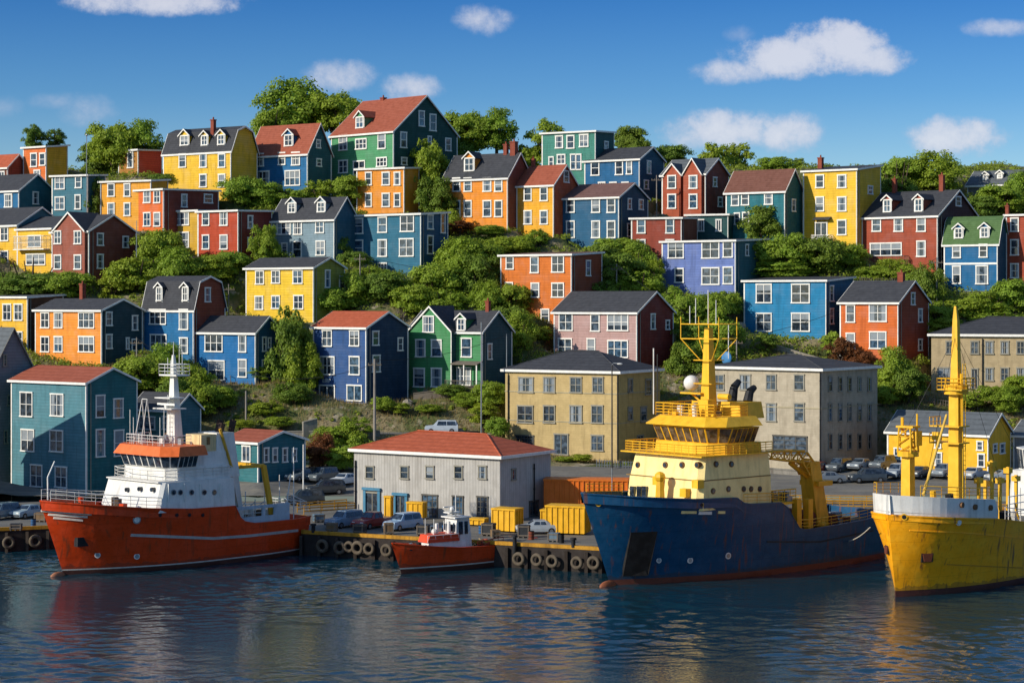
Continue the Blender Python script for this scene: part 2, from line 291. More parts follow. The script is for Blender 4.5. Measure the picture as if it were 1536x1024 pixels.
# ---------------------------------------------------------------- houses
HS = {}
class House: pass
def house(key, kind, label, ref, xl, xc, xr, eave, base, roof, cf, cs, cr='dk', win=(), side=(), dorm=(), chim=(), th=30, join=None, d=None, found=None,
          wk='siding', frame=None, trim=True, xgable=(), ov=.35, maxD=14, minD=5, rise=None, dback=0, cat='house', band=None, peakf=.5, deep=None):
    h = House(); HS[key] = h; h.ref = ref; h.px = ((xl+xr)/2, (eave+base)/2); h.box = (xl, eave-20, xr, base)
    t = R(th); u = Vector((math.cos(t), -math.sin(t), 0)); v = Vector((math.sin(t), math.cos(t), 0))
    if join:
        j = HS[join]; C = j.root.matrix_basis @ Vector((-j.w/2-.02, -j.D/2, 0)); C = Vector((C.x, C.y, 0)); dd = C.y
        zb = CH+(HY-base)/F*dd; C.z = zb
    else:
        dd = (d or D_of(base)) + dback; C = P(xc, base, dd); zb = C.z
    def solve(k, uu): return (k*C.y-C.x)/(uu.x-k*uu.y)
    w = abs(solve((xl-CX)/F, u)); k = (xr-CX)/F; dn = v.x-k*v.y
    D = (k*C.y-C.x)/dn if dn > .02 else 99
    D = deep or max(minD, min(maxD, D)); h.w = w; h.D = D; h.th = th; h.d = dd
    O = C - u*(w/2) + v*(D/2)
    root = empty(kind, (O.x, O.y, zb), -t); bpy.context.view_layer.update(); h.root = root; h.z = zb
    tag(root, label, cat)
    M = Matrix.Rotation(t, 3, 'Z'); cl = M @ (Vector((0, 0, CH)) - Vector((O.x, O.y, zb))); 
    def loc(px, py): return M @ ray(px, py)
    def hit(px, py, ax, val):
        r = loc(px, py); s = (val-cl[ax])/r[ax]; return cl + r*s
    h.hit = hit
    he = hit(xc, eave, 1, -D/2).z; h.he = he; s_px = dd/F
    hw, hd = w/2, D/2; rt = roof[0]; fb = -2.0
    fr = frame or WHITE
    # side profile of the roof
    if rt == 'gable':
        yr = -hd+D*peakf; hr = max(he+.6, hit(xc, roof[1], 1, yr).z); prof_ = [(-hd, he), (yr, hr), (hd, he)]
    elif rt == 'gambrel':
        hr = max(he+1.2, hit(xc, roof[1], 1, -hd+.3*D).z); kf = roof[2] if len(roof) > 2 else .2
        prof_ = [(-hd, he), (-hd+kf*D, he+(hr-he)*.82), (0, hr), (hd-kf*D, he+(hr-he)*.82), (hd, he)]
    elif rt == 'flat':
        rs = roof[1] if len(roof) > 1 else .5; prof_ = [(-hd, he), (hd, he+rs)]; hr = he+rs
    elif rt == 'hip': hr = max(he+1, hit(xc, roof[1], 1, 0).z); prof_ = [(-hd, he), (hd, he)]
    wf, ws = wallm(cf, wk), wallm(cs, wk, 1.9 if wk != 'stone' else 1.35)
    a = MB(); pr = [(-hd, fb)] + prof_ + [(hd, fb)]
    a.face([(-hw, -hd, fb), (hw, -hd, fb), (hw, -hd, he), (-hw, -hd, he)], 0)
    a.face([(hw, hd, fb), (-hw, hd, fb), (-hw, hd, prof_[-1][1]), (hw, hd, prof_[-1][1])], 1)
    a.face([(hw, y, z) for y, z in reversed(pr)][::-1], 1); a.face([(-hw, y, z) for y, z in reversed(pr)], 1)
    for xg in xgable:
        xp0, xp1, pk, pj = xg; p0, p1 = hit(xp0, eave, 1, -hd-pj), hit(xp1, eave, 1, -hd-pj); zp = hit((xp0+xp1)/2, pk, 1, -hd-pj).z; q0, q1, qm = p0.x, p1.x, (p0.x+p1.x)/2
        for yv, rev in ((-hd-pj, 0),): a.face([(q0, yv, fb), (q1, yv, fb), (q1, yv, he), (qm, yv, zp), (q0, yv, he)], 0)
        a.face([(q1, -hd-pj, fb), (q1, -hd+.05, fb), (q1, -hd+.05, he), (q1, -hd-pj, he)], 1); a.face([(q0, -hd+.05, fb), (q0, -hd-pj, fb), (q0, -hd-pj, he), (q0, -hd+.05, he)], 0)
    a.build('wall', [wf, ws], root)
    # roof
    rf = MB(); TH = .16; e = .3; rm = ROOFS[cr]
    tr = MB()
    if rt == 'hip':
        o = .45; zt = hr; sl = (zt-he)/(hd+o); ze = he-.02; il = min(hd+o, hw-.6) if hw > hd else hw-.3
        A = [(-hw-o, -hd-o, ze), (hw+o, -hd-o, ze), (hw+o, hd+o, ze), (-hw-o, hd+o, ze)]; r1, r2 = (-hw-o+il, 0, zt), (hw+o-il, 0, zt)
        if hw+o-il < -hw-o+il: r1 = r2 = (0, 0, zt)
        up = lambda p: (p[0], p[1], p[2]+.12)
        rf.face([up(A[0]), up(A[1]), r2, r1]); rf.face([up(A[1]), up(A[2]), r2]); rf.face([up(A[2]), up(A[3]), r1, r2]); rf.face([up(A[3]), up(A[0]), r1]); rf.face(A[::-1])
        for i in range(4): rf.face([A[i], A[(i+1) % 4], up(A[(i+1) % 4]), up(A[i])])
        for pa, pb in ((A[0], r1), (A[1], r2), (r1, r2)): rf.tube((pa[0], pa[1], pa[2]+.1), (pb[0], pb[1], pb[2]+.03), .1)
        for (x0, x1, y0, y1) in ((-hw-o-.06, hw+o+.06, -hd-o-.08, -hd-o-.003), (hw+o+.003, hw+o+.08, -hd-o-.003, hd+o)): tr.box(x0, x1, y0, y1, ze-.2, ze+.14)
        tr.box(-hw-o, hw+o, -hd-o, -hd-.003, ze-.22, ze-.03); tr.box(hw+.003, hw+o, -hd-.0, hd, ze-.22, ze-.03)
    else:
        pts = list(prof_)
        def ext(p, q, L_):
            dy, dz = p[0]-q[0], p[1]-q[1]; n_ = abs(dy) or 1; k_ = L_/n_; return (p[0]+dy*k_, p[1]+dz*k_)
        sk = ov if rt != 'gambrel' else ov*.5
        pts = [ext(pts[0], pts[1], sk)] + pts[1:-1] + [ext(pts[-1], pts[-2], sk)]
        for (ya, za), (yb, zb_) in zip(pts, pts[1:]):
            rf.hexa([(-hw-e, ya, za), (hw+e, ya, za), (hw+e, yb, zb_), (-hw-e, yb, zb_), (-hw-e, ya, za+TH), (hw+e, ya, za+TH), (hw+e, yb, zb_+TH), (-hw-e, yb, zb_+TH)])
            for sx in (-1, 1):
                x0, x1 = sx*(hw+e+.004), sx*(hw+e+.07)
                if x0 > x1: x0, x1 = x1, x0
                tr.hexa([(x0, ya, za-.14), (x1, ya, za-.14), (x1, yb, zb_-.14), (x0, yb, zb_-.14), (x0, ya, za+TH-.02), (x1, ya, za+TH-.02), (x1, yb, zb_+TH-.02), (x0, yb, zb_+TH-.02)])
        y0, z0 = pts[0]
        tr.box(-hw-e-.07, hw+e+.07, y0-.07, y0-.004, z0-.13, z0+TH+.01)
        tr.box(-hw-e, hw+e, y0, -hd-.003, z0-.12, z0-.02)
    ro = rf.build('roof', rm, root)
    for xp0, xp1, pk, pj in xgable:
        p0, p1 = hit(xp0, eave, 1, -hd-pj), hit(xp1, eave, 1, -hd-pj); zp = hit((xp0+xp1)/2, pk, 1, -hd-pj).z; xm = (p0.x+p1.x)/2; yo = -hd-pj-.22
        sl = (prof_[1][1]-he)/(prof_[1][0]+hd); yb = min(-hd+(zp-he)/max(sl, .05)+.1, hd*.5); g = MB()
        for xe in (p0.x, p1.x):
            q = .2*(1 if xe > xm else -1); dz = (zp-he)/abs(xe-xm)*.2
            b_ = [(xe+q, yo, he-dz), (xm, yo, zp), (xm, yb, zp), (xe+q, -hd+.1, he-dz)]
            if q > 0: b_ = b_[::-1]
            g.prism(b_, [(x, y, z+TH+.01) for x, y, z in b_])
            tr.hexa([(xe+q, yo-.07, he-dz-.13), (xm, yo-.07, zp-.13), (xm, yo-.004, zp-.13), (xe+q, yo-.004, he-dz-.13), (xe+q, yo-.07, he-dz+TH), (xm, yo-.07, zp+TH), (xm, yo-.004, zp+TH), (xe+q, yo-.004, he-dz+TH)])
        g.build('gable_roof', rm, ro)
        if pj > .6:
            for xe in (p0.x, p1.x): tr.box(xe-.09, xe+.05, -hd-pj-.05, -hd-pj-.003, fb, he-.05); 
    if trim:
        c_ = .17
        for x in (-hw, hw): tr.box(x-c_*.5 if x > 0 else x-.04, x+.04 if x > 0 else x+c_*.5+.08, -hd-.05, -hd-.002, fb, he-.1)
        tr.box(hw+.002, hw+.05, -hd-.05, -hd+c_, fb, he-.1); tr.box(hw+.002, hw+.05, hd-c_, hd, fb, prof_[-1][1]-.1)
        if band:
            zz = hit(xc, band, 1, -hd).z; tr.box(-hw, hw, -hd-.06, -hd-.004, zz-.15, zz+.15)
    fixn(tr.build('trim', fr, root))
    for wn in win:
        x, y, ww, hh = wn[:4]; pj = max([g_[3] for g_ in xgable if g_[0]-2 < x < g_[1]+2] or [0]); p = hit(x, y, 1, -hd-pj); px = (hit(x+ww/2, y, 1, -hd).x-hit(x-ww/2, y, 1, -hd).x); pz = hh*s_px
        window(root, 'f', p.x, p.z, px, pz, -hd-pj, wn[4] if len(wn) > 4 else None, fw=1.7*s_px, frame=fr if (wk != 'stone' and key != 'WH') else GREYT)
    for wn in side:
        x, y, ww, hh = wn[:4]; p = hit(x, y, 0, hw); py_ = abs(hit(x+ww/2, y, 0, hw).y-hit(x-ww/2, y, 0, hw).y); pz = hh*s_px
        if abs(p.y) < hd-.3: window(root, 's', p.y, p.z, min(py_, 1.9), pz, hw, wn[4] if len(wn) > 4 else 'd', fw=1.7*s_px, frame=fr if (wk != 'stone' and key != 'WH') else GREYT)
    for (x, y, ww, hh) in dorm:
        (ya, za), (yb, zb_) = prof_[0], prof_[1]; n_ = Vector((0, -(zb_-za), yb-ya)); r = loc(x, y+hh/2); q0 = Vector((0, ya, za+TH))
        s = (q0-cl).dot(n_)/r.dot(n_); p = cl+r*s; dw = ww*s_px/.87/2; dh = hh*s_px; yf = p.y; sl = (zb_-za)/(yb-ya)
        Ld = min((dh+dw)/max(sl, .3)+.3, hd*.9) ; m = MB()
        a0, a1 = p.x-dw-.12, p.x+dw+.12; zt = p.z+dh+.1; pk = zt+dw*.95; zlow = p.z-.5
        m.box(a0, a1, yf, yf+Ld, zlow, zt, 0); m.prism([(a0, yf, zt), (a1, yf, zt), (p.x, yf, pk)], [(a0, yf+Ld, zt), (a1, yf+Ld, zt), (p.x, yf+Ld, pk)], 0)
        for sx in (-1, 1):
            xe = p.x+sx*(dw+.42); ze = zt-.22; b_ = [(xe, yf-.3, ze), (p.x, yf-.3, pk+.04), (p.x, yf+Ld, pk+.04), (xe, yf+Ld, ze)]
            m.prism(b_, [(X, Y, Z+.12) for X, Y, Z in b_], 1)
            b_ = [(xe, yf-.36, ze-.1), (p.x, yf-.36, pk-.06), (p.x, yf-.3, pk-.06), (xe, yf-.3, ze-.1)]; m.prism(b_, [(X, Y, Z+.24) for X, Y, Z in b_], 2)
        m.box(a0-.02, a0+.16, yf-.04, yf, zlow, zt, 2); m.box(a1-.16, a1+.02, yf-.04, yf, zlow, zt, 2)
        do = fixn(m.build('dormer', [wf if not (rt == 'gambrel' and cr == 'dk' and cf != '#efbe2c') else mat('dormer_grey', '#62666a', .7), rm, fr], root))
        window(do, 'f', p.x, p.z+dh/2+.05, dw*2, dh, yf-.0, 'c', fw=1.6*s_px)
        pn = [c for c in do.children_recursive if c.name.startswith('pane')]
        for c in pn: c.parent = do
    if wk == 'siding' and dd < 330 and D > 5.5:       # rainwater downpipe on the shaded side
        m = MB(); yp = -hd+D*.08; m.tube((hw+.12, yp, fb), (hw+.12, yp, he-.25), .06, n=6); m.path([(hw+.12, yp, he-.25), (hw+.3, yp-.2, he-.05)], .06, 6); m.build('downpipe', GREYT, root)
    for (x, yt, yb_, ww) in chim:
        yk = prof_[1][0] if rt != 'flat' else 0; p = hit(x, yt, 1, yk); q = ww*s_px/2; m = MB(); zb0 = min(he, p.z-1)
        m.box(p.x-q, p.x+q, yk-q, yk+q, zb0, p.z); m.box(p.x-q-.08, p.x+q+.08, yk-q-.08, yk+q+.08, p.z, p.z+.18)
        m.tube((p.x, yk, p.z+.18), (p.x, yk, p.z+.6), .15, .12, n=8); m.build('chimney', BRICK, ro)
    if found:
        m = MB(); fm = found; m.box(-hw-.12, hw+.12, -hd-.14, hd+.1, -2.2, .02 if fm > 1 else -.05); m.build('foundation', STONE, root)
        if fm > 1: pass
    PADS.append((O.x, O.y, -t, hw+1.2, hd+1.2, zb-.15)); return h

def rail_run(mb, pts, hgt=1.0, r=.03, n=3, gap=1.2, mi=0):
    for a, b in zip(pts, pts[1:]):
        a, b = Vector(a), Vector(b); L_ = (b-a).length; k = max(1, int(L_/gap))
        for i in range(n): z = Vector((0, 0, hgt*(i+1)/n)); mb.tube(a+z, b+z, r*(1.3 if i == n-1 else .8), n=4, mi=mi)
        for i in range(k+1): p = a.lerp(b, i/k); mb.tube(p, p+Vector((0, 0, hgt)), r, n=4, mi=mi)
def balcony(h, x0, x1, ytop, ybot, mat_=WHITE, depth=1.3, name='balcony', gap=.3):
    p0, p1 = h.hit(x0, ybot, 1, -h.D/2-depth/2), h.hit(x1, ybot, 1, -h.D/2-depth/2); zt = h.hit(x0, ytop, 1, -h.D/2-depth/2).z; y0, y1 = -h.D/2-depth, -h.D/2; m = MB()
    m.box(p0.x, p1.x, y0, y1-.01, p0.z-.15, p0.z); rail_run(m, [(p0.x+.05, y1, p0.z), (p0.x+.05, y0+.05, p0.z), (p1.x-.05, y0+.05, p0.z), (p1.x-.05, y1, p0.z)], zt-p0.z, .04, 2, gap)
    return m.build(name, mat_, h.root)
def canopy(h, x0, x1, y, depth=1.2, mat_=DKR, posts=None):
    p0, p1 = h.hit(x0, y, 1, -h.D/2-depth*.6), h.hit(x1, y, 1, -h.D/2-depth*.6); m = MB(); yw = -h.D/2
    m.hexa([(p0.x, yw-depth, p0.z-.15), (p1.x, yw-depth, p0.z-.15), (p1.x, yw-.06, p0.z+.25), (p0.x, yw-.06, p0.z+.25), (p0.x, yw-depth, p0.z-.02), (p1.x, yw-depth, p0.z-.02), (p1.x, yw-.06, p0.z+.38), (p0.x, yw-.06, p0.z+.38)])
    o = m.build('porch_roof', mat_, h.root)
    if posts:
        zb = h.hit(x0, posts, 1, yw-depth*.6).z; m = MB(); k = max(1, round((p1.x-p0.x)/2.2))
        for i in range(k+1): x = p0.x+.12+(p1.x-p0.x-.24)*i/k; m.box(x-.08, x+.08, yw-depth+.05, yw-depth+.2, zb, p0.z-.16)
        m.build('porch_post', WHITE, h.root)
    return o

# ---------------------------------------------------------------- the houses (pixel measurements of the photograph -> real sizes at real distances)
def rows(ys, xs):    # ys: [(y,h)], xs: [(x,w)]
    return [(x, y, w, h) for y, h in ys for x, w in xs]
Y1, Y2 = '#efbe2c', '#eaa227'; NAVY = '#123a52'
# top row, left to right
house('A2', 'cottage', 'brown cottage with red roof at the far left edge of the hilltop', 'the brown cottage with red roof', -40, 11, 43, 250, 280, ('gable', 233), '#7a3a28', '#6a2c20', 'red', [(3,264,9,14)], [], th=33)
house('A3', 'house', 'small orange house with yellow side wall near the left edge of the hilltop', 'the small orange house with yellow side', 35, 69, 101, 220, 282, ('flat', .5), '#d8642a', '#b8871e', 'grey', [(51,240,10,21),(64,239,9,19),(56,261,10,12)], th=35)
house('A4', 'house', 'blue house with dark teal gable end at the left edge above the yellow balcony house', 'the blue house with dark teal gable', -40, 28, 82, 285, 322, ('gable', 263), '#1a64a6', '#15464f', 'dk', [(13,301,12,20)], [(53,297,9,19)], th=33)
house('A5', 'house', 'slate blue flat-roofed house behind the tall thin pole', 'the slate blue flat-roofed house', 78, 131, 158, 263, 326, ('flat', .3), '#3f6f92', '#1d4156', 'grey', [(90,274,15,20),(118,273,10,18),(90,305,15,20),(117,303,9,22)], th=25)
house('A7', 'house', 'golden yellow flat-roofed house with four windows behind the orange house', 'the golden yellow flat house', 151, 226, 250, 271, 345, ('flat', .4), Y2, '#b07a1c', 'grey', rows([(285,20),(314,20)], [(167,11),(191,10)]), th=25)
h = house('A8', 'house', 'big yellow house with three white dormers in its dark slate roof', 'the big yellow house with three dormers', 245, 346, 386, 225, 300, ('gambrel', 190, .22), Y1, '#a8861f', 'dk', rows([(241,21)], [(274,11),(305,11),(333,11)])+[(305,271,11,20),(333,271,11,20)], [], [(277,211,15,15),(307,211,11,15),(332,210,12,15)], [(320,181,200,6)], th=33)
house('A9', 'shed', 'small red shed with one tall white window left of the big yellow house', 'the small red shed', 178, 207, 243, 225, 262, ('flat', .2), '#a8692c', '#a5382a', 'grey', [(196,240,9,24)], th=38, minD=3)
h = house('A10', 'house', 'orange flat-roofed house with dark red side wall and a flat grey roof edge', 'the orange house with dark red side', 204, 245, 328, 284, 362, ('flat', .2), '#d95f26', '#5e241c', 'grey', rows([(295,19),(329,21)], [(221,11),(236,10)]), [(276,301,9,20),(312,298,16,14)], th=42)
h = house('A12', 'house', 'bright red flat-roofed house with four white windows beside the mustard one', 'the bright red flat-roofed house', 297, 357, 408, 316, 392, ('flat', .2), '#b03a1c', '#5a1f1c', 'grey', rows([(328,21),(363,22)], [(309,11),(336,12)]), [(375,333,8,20),(375,365,8,18)], th=36)
house('A11', 'house', 'mustard flat-roofed house joined to the left of the bright red house', 'the mustard house', 242, 297, 300, 316, 392, ('flat', .2), '#cda02a', '#8a6a1c', 'grey', [(274,328,20,20),(274,360,20,24)], th=36, join='A12', deep=h.D)
h = house('A13', 'house', 'brick red house with a small pointed front gable and dark red side', 'the brick red house with pointed gable', 78, 133, 204, 346, 425, ('gable', 324), '#94493c', '#5a2820', 'dk', rows([(356,20),(393,22)], [(87,11),(117,11)]), [(150,359,10,19),(188,363,9,18),(150,392,10,22)], th=37, xgable=[(80,127,319,.55)])
h2 = house('A14', 'house', 'yellow house with white balcony joined to the brick red house', 'the yellow balcony house', 26, 78, 82, 342, 425, ('gable', 326), '#e5b32c', '#6a5a20', 'dk', [(54,389,29,17,'t'),(52,362,20,18,'c')], th=37, join='A13', deep=h.D)
balcony(h2, 24, 70, 355, 374); 
house('A15', 'house', 'yellow house cut by the left edge with white bay window, beside the balcony house', 'the yellow house at the left edge', -40, 25, 40, 337, 425, ('gable', 313), '#e8b52a', '#24505a', 'dk', [(7,351,12,21),(7,385,12,18),(8,412,18,18)], th=37, join='A14', deep=h.D)
h = house('D1', 'house', 'bright blue house with red roof and one yellow-peaked dormer', 'the blue house with red roof and dormer', 375, 461, 497, 228, 296, ('gable', 187), '#0f62a8', '#163e50', 'rust', [(390,240,12,20),(423,238,11,19),(444,238,13,20),(394,268,21,23),(439,267,23,23)], [(477,216,7,13),(478,244,8,12)], [(433,211,14,17)], th=33)
h = house('D2', 'house', 'largest green house on the hilltop with rust roof and brick chimney', 'the large green hilltop house', 497, 590, 686, 196, 300, ('gable', 149), '#4a9060', '#0d3430', 'rust', [(515,214,13,24),(542,216,17,16),(573,211,12,25),(515,250,14,20),(539,252,18,22),(573,243,16,14)], [(632,178,9,24),(649,184,10,26),(605,210,10,24),(644,213,6,18),(672,217,9,20),(606,242,9,12)], [(540,184,15,17)], [(575,148,166,7)], th=43, maxD=18)
house('D3', 'house', 'narrow orange flat-roofed house with white cornice below the green hilltop house', 'the narrow orange flat house', 535, 606, 624, 252, 322, ('flat', .3), '#e38222', '#a8641c', 'grey', rows([(268,20),(300,21)], [(553,10),(579,12),(596,10)]), th=28)
house('D4', 'house', 'wide orange house with dark slate roof, one arched dormer and eight windows', 'the wide orange house with one dormer', 665, 761, 797, 265, 345, ('gable', 231), '#ee8420', '#5c2a20', 'dk', rows([(277,21),(313,25)], [(685,12),(702,12),(731,13),(748,12)]), [], [(704,247,15,20)], [(759,218,232,6),(771,214,232,9)], th=33)
house('D5', 'house', 'yellow house with red roof and brick red gable end between the orange and blue houses', 'the yellow house with brick red gable', 775, 830, 866, 276, 355, ('gable', 249), '#eaa823', '#8a3a22', 'rust', rows([(291,21),(326,21)], [(792,12),(816,12)]), [(849,265,8,18)], [], [(800,240,250,5)], th=35)
house('D6', 'house', 'blue house with faded reddish roof and six windows in two rows', 'the blue house with faded reddish roof', 836, 928, 972, 295, 374, ('gable', 276), '#22578a', '#13344e', 'mix', rows([(308,22),(344,26)], [(856,13),(894,13),(917,13)]), [(944,306,6,17),(961,307,7,16),(944,345,7,20)], th=34)
house('D7', 'house', 'pale teal green flat-roofed house on the skyline', 'the teal green skyline house', 813, 893, 921, 197, 285, ('flat', .3), '#3f8574', '#153a44', 'grey', [(839,213,12,19),(856,213,12,20),(876,211,14,19),(827,243,8,16),(842,239,13,15),(860,243,9,24),(868,243,9,24)], [(909,218,6,12)], th=30)
house('D8', 'house', 'royal blue house with dark roof just right of the teal green skyline house', 'the royal blue skyline house', 877, 959, 996, 238, 300, ('gable', 222), '#145c9e', '#123654', 'dk', [(893,252,13,23),(929,251,12,23),(944,251,9,21),(903,277,11,8),(920,277,11,8),(938,277,11,8)], [(973,251,6,20),(969,277,7,14)], th=34)
house('D9', 'house', 'russet red house with two pointed front gables and grey steep roof', 'the russet house with two pointed gables', 993, 1058, 1093, 260, 330, ('gable', 239), '#a5452c', '#5a261e', 'grey', rows([(273,20),(302,22)], [(1008,13),(1040,13)]), [(1072,273,6,15),(1080,303,7,15)], [], th=35, xgable=[(996,1021,246,.6),(1025,1052,238,.6)])
h = house('D10', 'house', 'dark red low house with flat roof below the russet gabled house', 'the dark red low house', 947, 1022, 1046, 327, 392, ('flat', .3), '#90382a', '#5a2a20', 'dk', [(962,339,13,22),(1005,339,13,22),(962,370,13,22),(1005,370,13,22)], th=22)
house('D10b', 'annex', 'dark teal glazed porch annex right of the dark red low house', 'the teal glazed annex', 1030, 1092, 1112, 322, 368, ('flat', .2), '#27505c', '#203c48', 'dk', [(1038,338,9,18,'D'),(1052,338,9,18,'D'),(1078,338,9,18,'D')], th=22, dback=3, cat='annex')
house('D11', 'house', 'blue-green house with brown roof left of the tall yellow house', 'the blue-green house with brown roof', 1089, 1177, 1204, 285, 366, ('gable', 255), '#1f6a86', '#1a4654', 'brown', [(1103,299,12,20),(1118,298,12,20),(1153,297,13,20),(1106,328,9,18),(1119,327,11,18)], [(1190,308,6,19)], th=34)
h = house('D12', 'house', 'tall yellow three-storey house with flat roof and brick chimney', 'the tall yellow house', 1205, 1285, 1321, 254, 374, ('flat', 1.1), '#f2c12c', '#a8861f', 'dk', rows([(272,20),(306,22)], [(1230,13),(1263,14)])+[(1263,341,14,23),(1232,346,19,26,'D')], [(1305,285,9,13)], [], [(1231,238,252,7)], th=36)
canopy(h, 1220, 1245, 329, .9); balcony(h, 1219, 1247, 353, 361)
h = house('D13', 'house', 'brick red house with charcoal roof, two white dormers and two chimneys', 'the brick red house with two dormers', 1293, 1406, 1467, 323, 412, ('gable', 287), '#9c3e28', '#33201e', 'dk', rows([(337,21)], [(1315,14),(1348,14),(1382,14)])+[(1382,373,14,24),(1329,374,48,20,'t')], [(1437,302,8,15)], [(1331,309,11,19),(1378,308,11,19)], [(1342,270,292,6),(1413,264,290,7)], th=40, maxD=16)
balcony(h, 1290, 1360, 385, 397, WOOD, 1.6)
house('D14', 'house', 'bright blue house with green roof and two small dormers', 'the blue house with green roof', 1416, 1496, 1509, 364, 436, ('gambrel', 325, .3), '#0f60a4', '#123a5a', 'green', [(1435,377,13,20),(1475,376,13,20),(1435,412,13,27),(1473,412,19,28)], [], [(1438,350,11,15),(1477,349,11,15)], th=32, found=1, band=395)
house('D15', 'house', 'narrow red house cut off by the right edge beside the green-roofed one', 'the narrow red house at the right edge', 1509, 1560, 1590, 322, 432, ('flat', .4), '#a03e28', '#6a2a20', 'grey', rows([(337,21),(371,24),(406,22)], [(1522,13),(1547,12)]), th=32, chim=[(1511,310,322,5)])
house('D16', 'house', 'distant grey house with weathered grey roof on the far right skyline', 'the distant grey house', 1451, 1524, 1548, 276, 296, ('gable', 256), '#7a7a78', '#8a8a88', 'grey', [(1490,284,9,10)], [], [(1478,266,6,8),(1500,264,6,8)], th=33)
h = house('D17', 'house', 'lavender blue house with large paired white windows', 'the lavender blue house', 993, 1103, 1150, 361, 446, ('flat', .5), '#6276ae', '#2c4c5c', 'dk', [(1014,375,24,25),(1066,374,27,27),(1092,373,15,26),(1019,413,14,22),(1066,414,27,26),(1092,413,15,26)], [(1120,375,5,18),(1135,372,5,14)], th=34)
house('D18', 'house', 'bright sky blue house with four paired windows on a rubble stone basement', 'the sky blue house', 1116, 1239, 1280, 421, 508, ('flat', .6), '#1878bc', '#134470', 'dk', rows([(440,29),(483,28)], [(1146,24),(1201,28)]), [(1247,440,6,24),(1247,474,6,24)], th=33, found=1)
house('D19', 'house', 'burnt orange house with charcoal roof behind the grey stone block', 'the burnt orange house', 1260, 1347, 1393, 453, 545, ('gable', 422), '#cf5c22', '#6c2a1a', 'dk', [(1276,470,14,27),(1317,469,27,27),(1276,511,14,24),(1317,510,26,26)], [(1369,448,6,19),(1380,473,6,21),(1380,517,6,18)], [], [(1352,410,424,9)], th=36)
house('D20', 'house', 'pale grey-blue house with two dormers and charcoal roof', 'the pale grey-blue house', 407, 501, 536, 327, 398, ('gable', 297), '#7a919a', '#1d3f5c', 'dk', [(426,342,21,20),(447,342,13,20),(480,340,13,19),(446,374,14,25),(481,372,14,22),(427,374,9,20)], [], [(438,312,13,15),(482,311,13,15)], th=34)
house('D21', 'house', 'wide steel blue house with flat roof and navy side in mid hill', 'the wide steel blue house', 518, 631, 672, 321, 412, ('flat', .5), '#2a6590', '#143a5e', 'dk', [(538,339,14,24),(574,337,14,24),(611,335,21,25),(538,372,14,25),(574,372,14,26),(610,371,22,27),(574,400,14,12)], [(645,333,9,22),(664,335,7,30),(645,367,9,28)], th=34)
house('D22', 'house', 'dark orange house with curved flat roof alone among the bushes', 'the dark orange house in the bushes', 751, 857, 903, 382, 487, ('flat', .5), '#cf6420', '#6e2c18', 'mix', [(765,394,12,20),(802,397,13,25),(837,396,19,25),(764,435,12,24),(803,435,13,22),(837,435,19,22),(818,474,13,22)], [(882,402,7,24)], th=34)
h = house('B1', 'house', 'yellow house with dark brown side cut by the left edge in the lower row', 'the lower yellow house at the left edge', -50, 41, 95, 446, 536, ('flat', .4), '#edb82c', '#4a2a1e', 'grey', rows([(468,25),(508,22)], [(11,13),(28,13),(-25,13)]), th=36, dback=9, maxD=8)
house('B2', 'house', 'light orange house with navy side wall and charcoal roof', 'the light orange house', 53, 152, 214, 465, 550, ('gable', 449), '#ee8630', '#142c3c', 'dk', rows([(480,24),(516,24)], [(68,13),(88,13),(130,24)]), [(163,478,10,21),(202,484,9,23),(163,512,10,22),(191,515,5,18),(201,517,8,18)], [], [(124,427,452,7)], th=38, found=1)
house('B5', 'house', 'bright blue house with steep charcoal roof, two pointed dormers and dark red gable', 'the blue house with steep roof', 215, 290, 338, 461, 545, ('gambrel', 415, .16), '#1765ac', '#6a2c1e', 'dk', [(237,475,25,23),(276,479,14,31),(238,514,25,26),(276,518,13,24)], [(311,442,9,22)], [(239,441,10,21),(278,441,10,21)], th=36)
h = house('B6', 'house', 'azure blue house standing on wooden posts over the slope', 'the azure house on posts', 294, 383, 421, 498, 576, ('gable', 475), '#0f64b4', '#123a5c', 'dk', [(321,514,27,27),(364,515,12,26),(364,552,13,27),(325,555,25,30,'c')], [(396,516,6,22),(404,514,5,16),(396,550,7,22)], th=34)
house('B7', 'house', 'lemon yellow house with olive side wall and six front windows', 'the lemon yellow house', 369, 470, 517, 401, 482, ('gable', 387), '#ecc22e', '#6c6c26', 'dk', [(390,416,13,21),(414,415,13,20),(447,415,15,21),(389,454,13,21),(414,453,13,20),(448,453,15,21)], [(491,418,8,27),(513,424,9,22)], [], [], th=35)
h = house('B8', 'house', 'cobalt blue house with orange-red roof and small white lettering', 'the cobalt blue house', 470, 549, 612, 491, 604, ('gable', 468), '#2f4f96', '#0f2544', 'red', [(491,507,15,25),(532,507,15,24),(491,548,23,28),(532,548,16,28),(491,590,24,26,'D'),(532,589,23,24,'D')], [(563,507,10,22),(600,516,8,20),(564,545,12,26)], th=38, found=1)
HLIRP = h
h = house('B9', 'house', 'grass green house with a tall pointed front gable and a wooden balcony', 'the grass green gabled house', 612, 723, 768, 497, 584, ('gable', 467), '#3f8650', '#12343a', 'dk', [(643,486,17,25),(631,522,15,27),(655,522,16,26),(629,566,17,29),(655,566,16,29),(700,521,16,29)], [(734,527,7,24)], [(692,487,12,18)], [(732,453,475,6)], th=34, xgable=[(613,677,460,1.1)])
canopy(h, 679, 719, 545, 1.6, WOOD, 588); balcony(h, 672, 714, 570, 589, WOOD, 1.9); window(h.root, 'f', h.hit(696,564,1,-h.D/2).x, h.hit(696,564,1,-h.D/2).z, 2.6, 2.6, -h.D/2, 't')
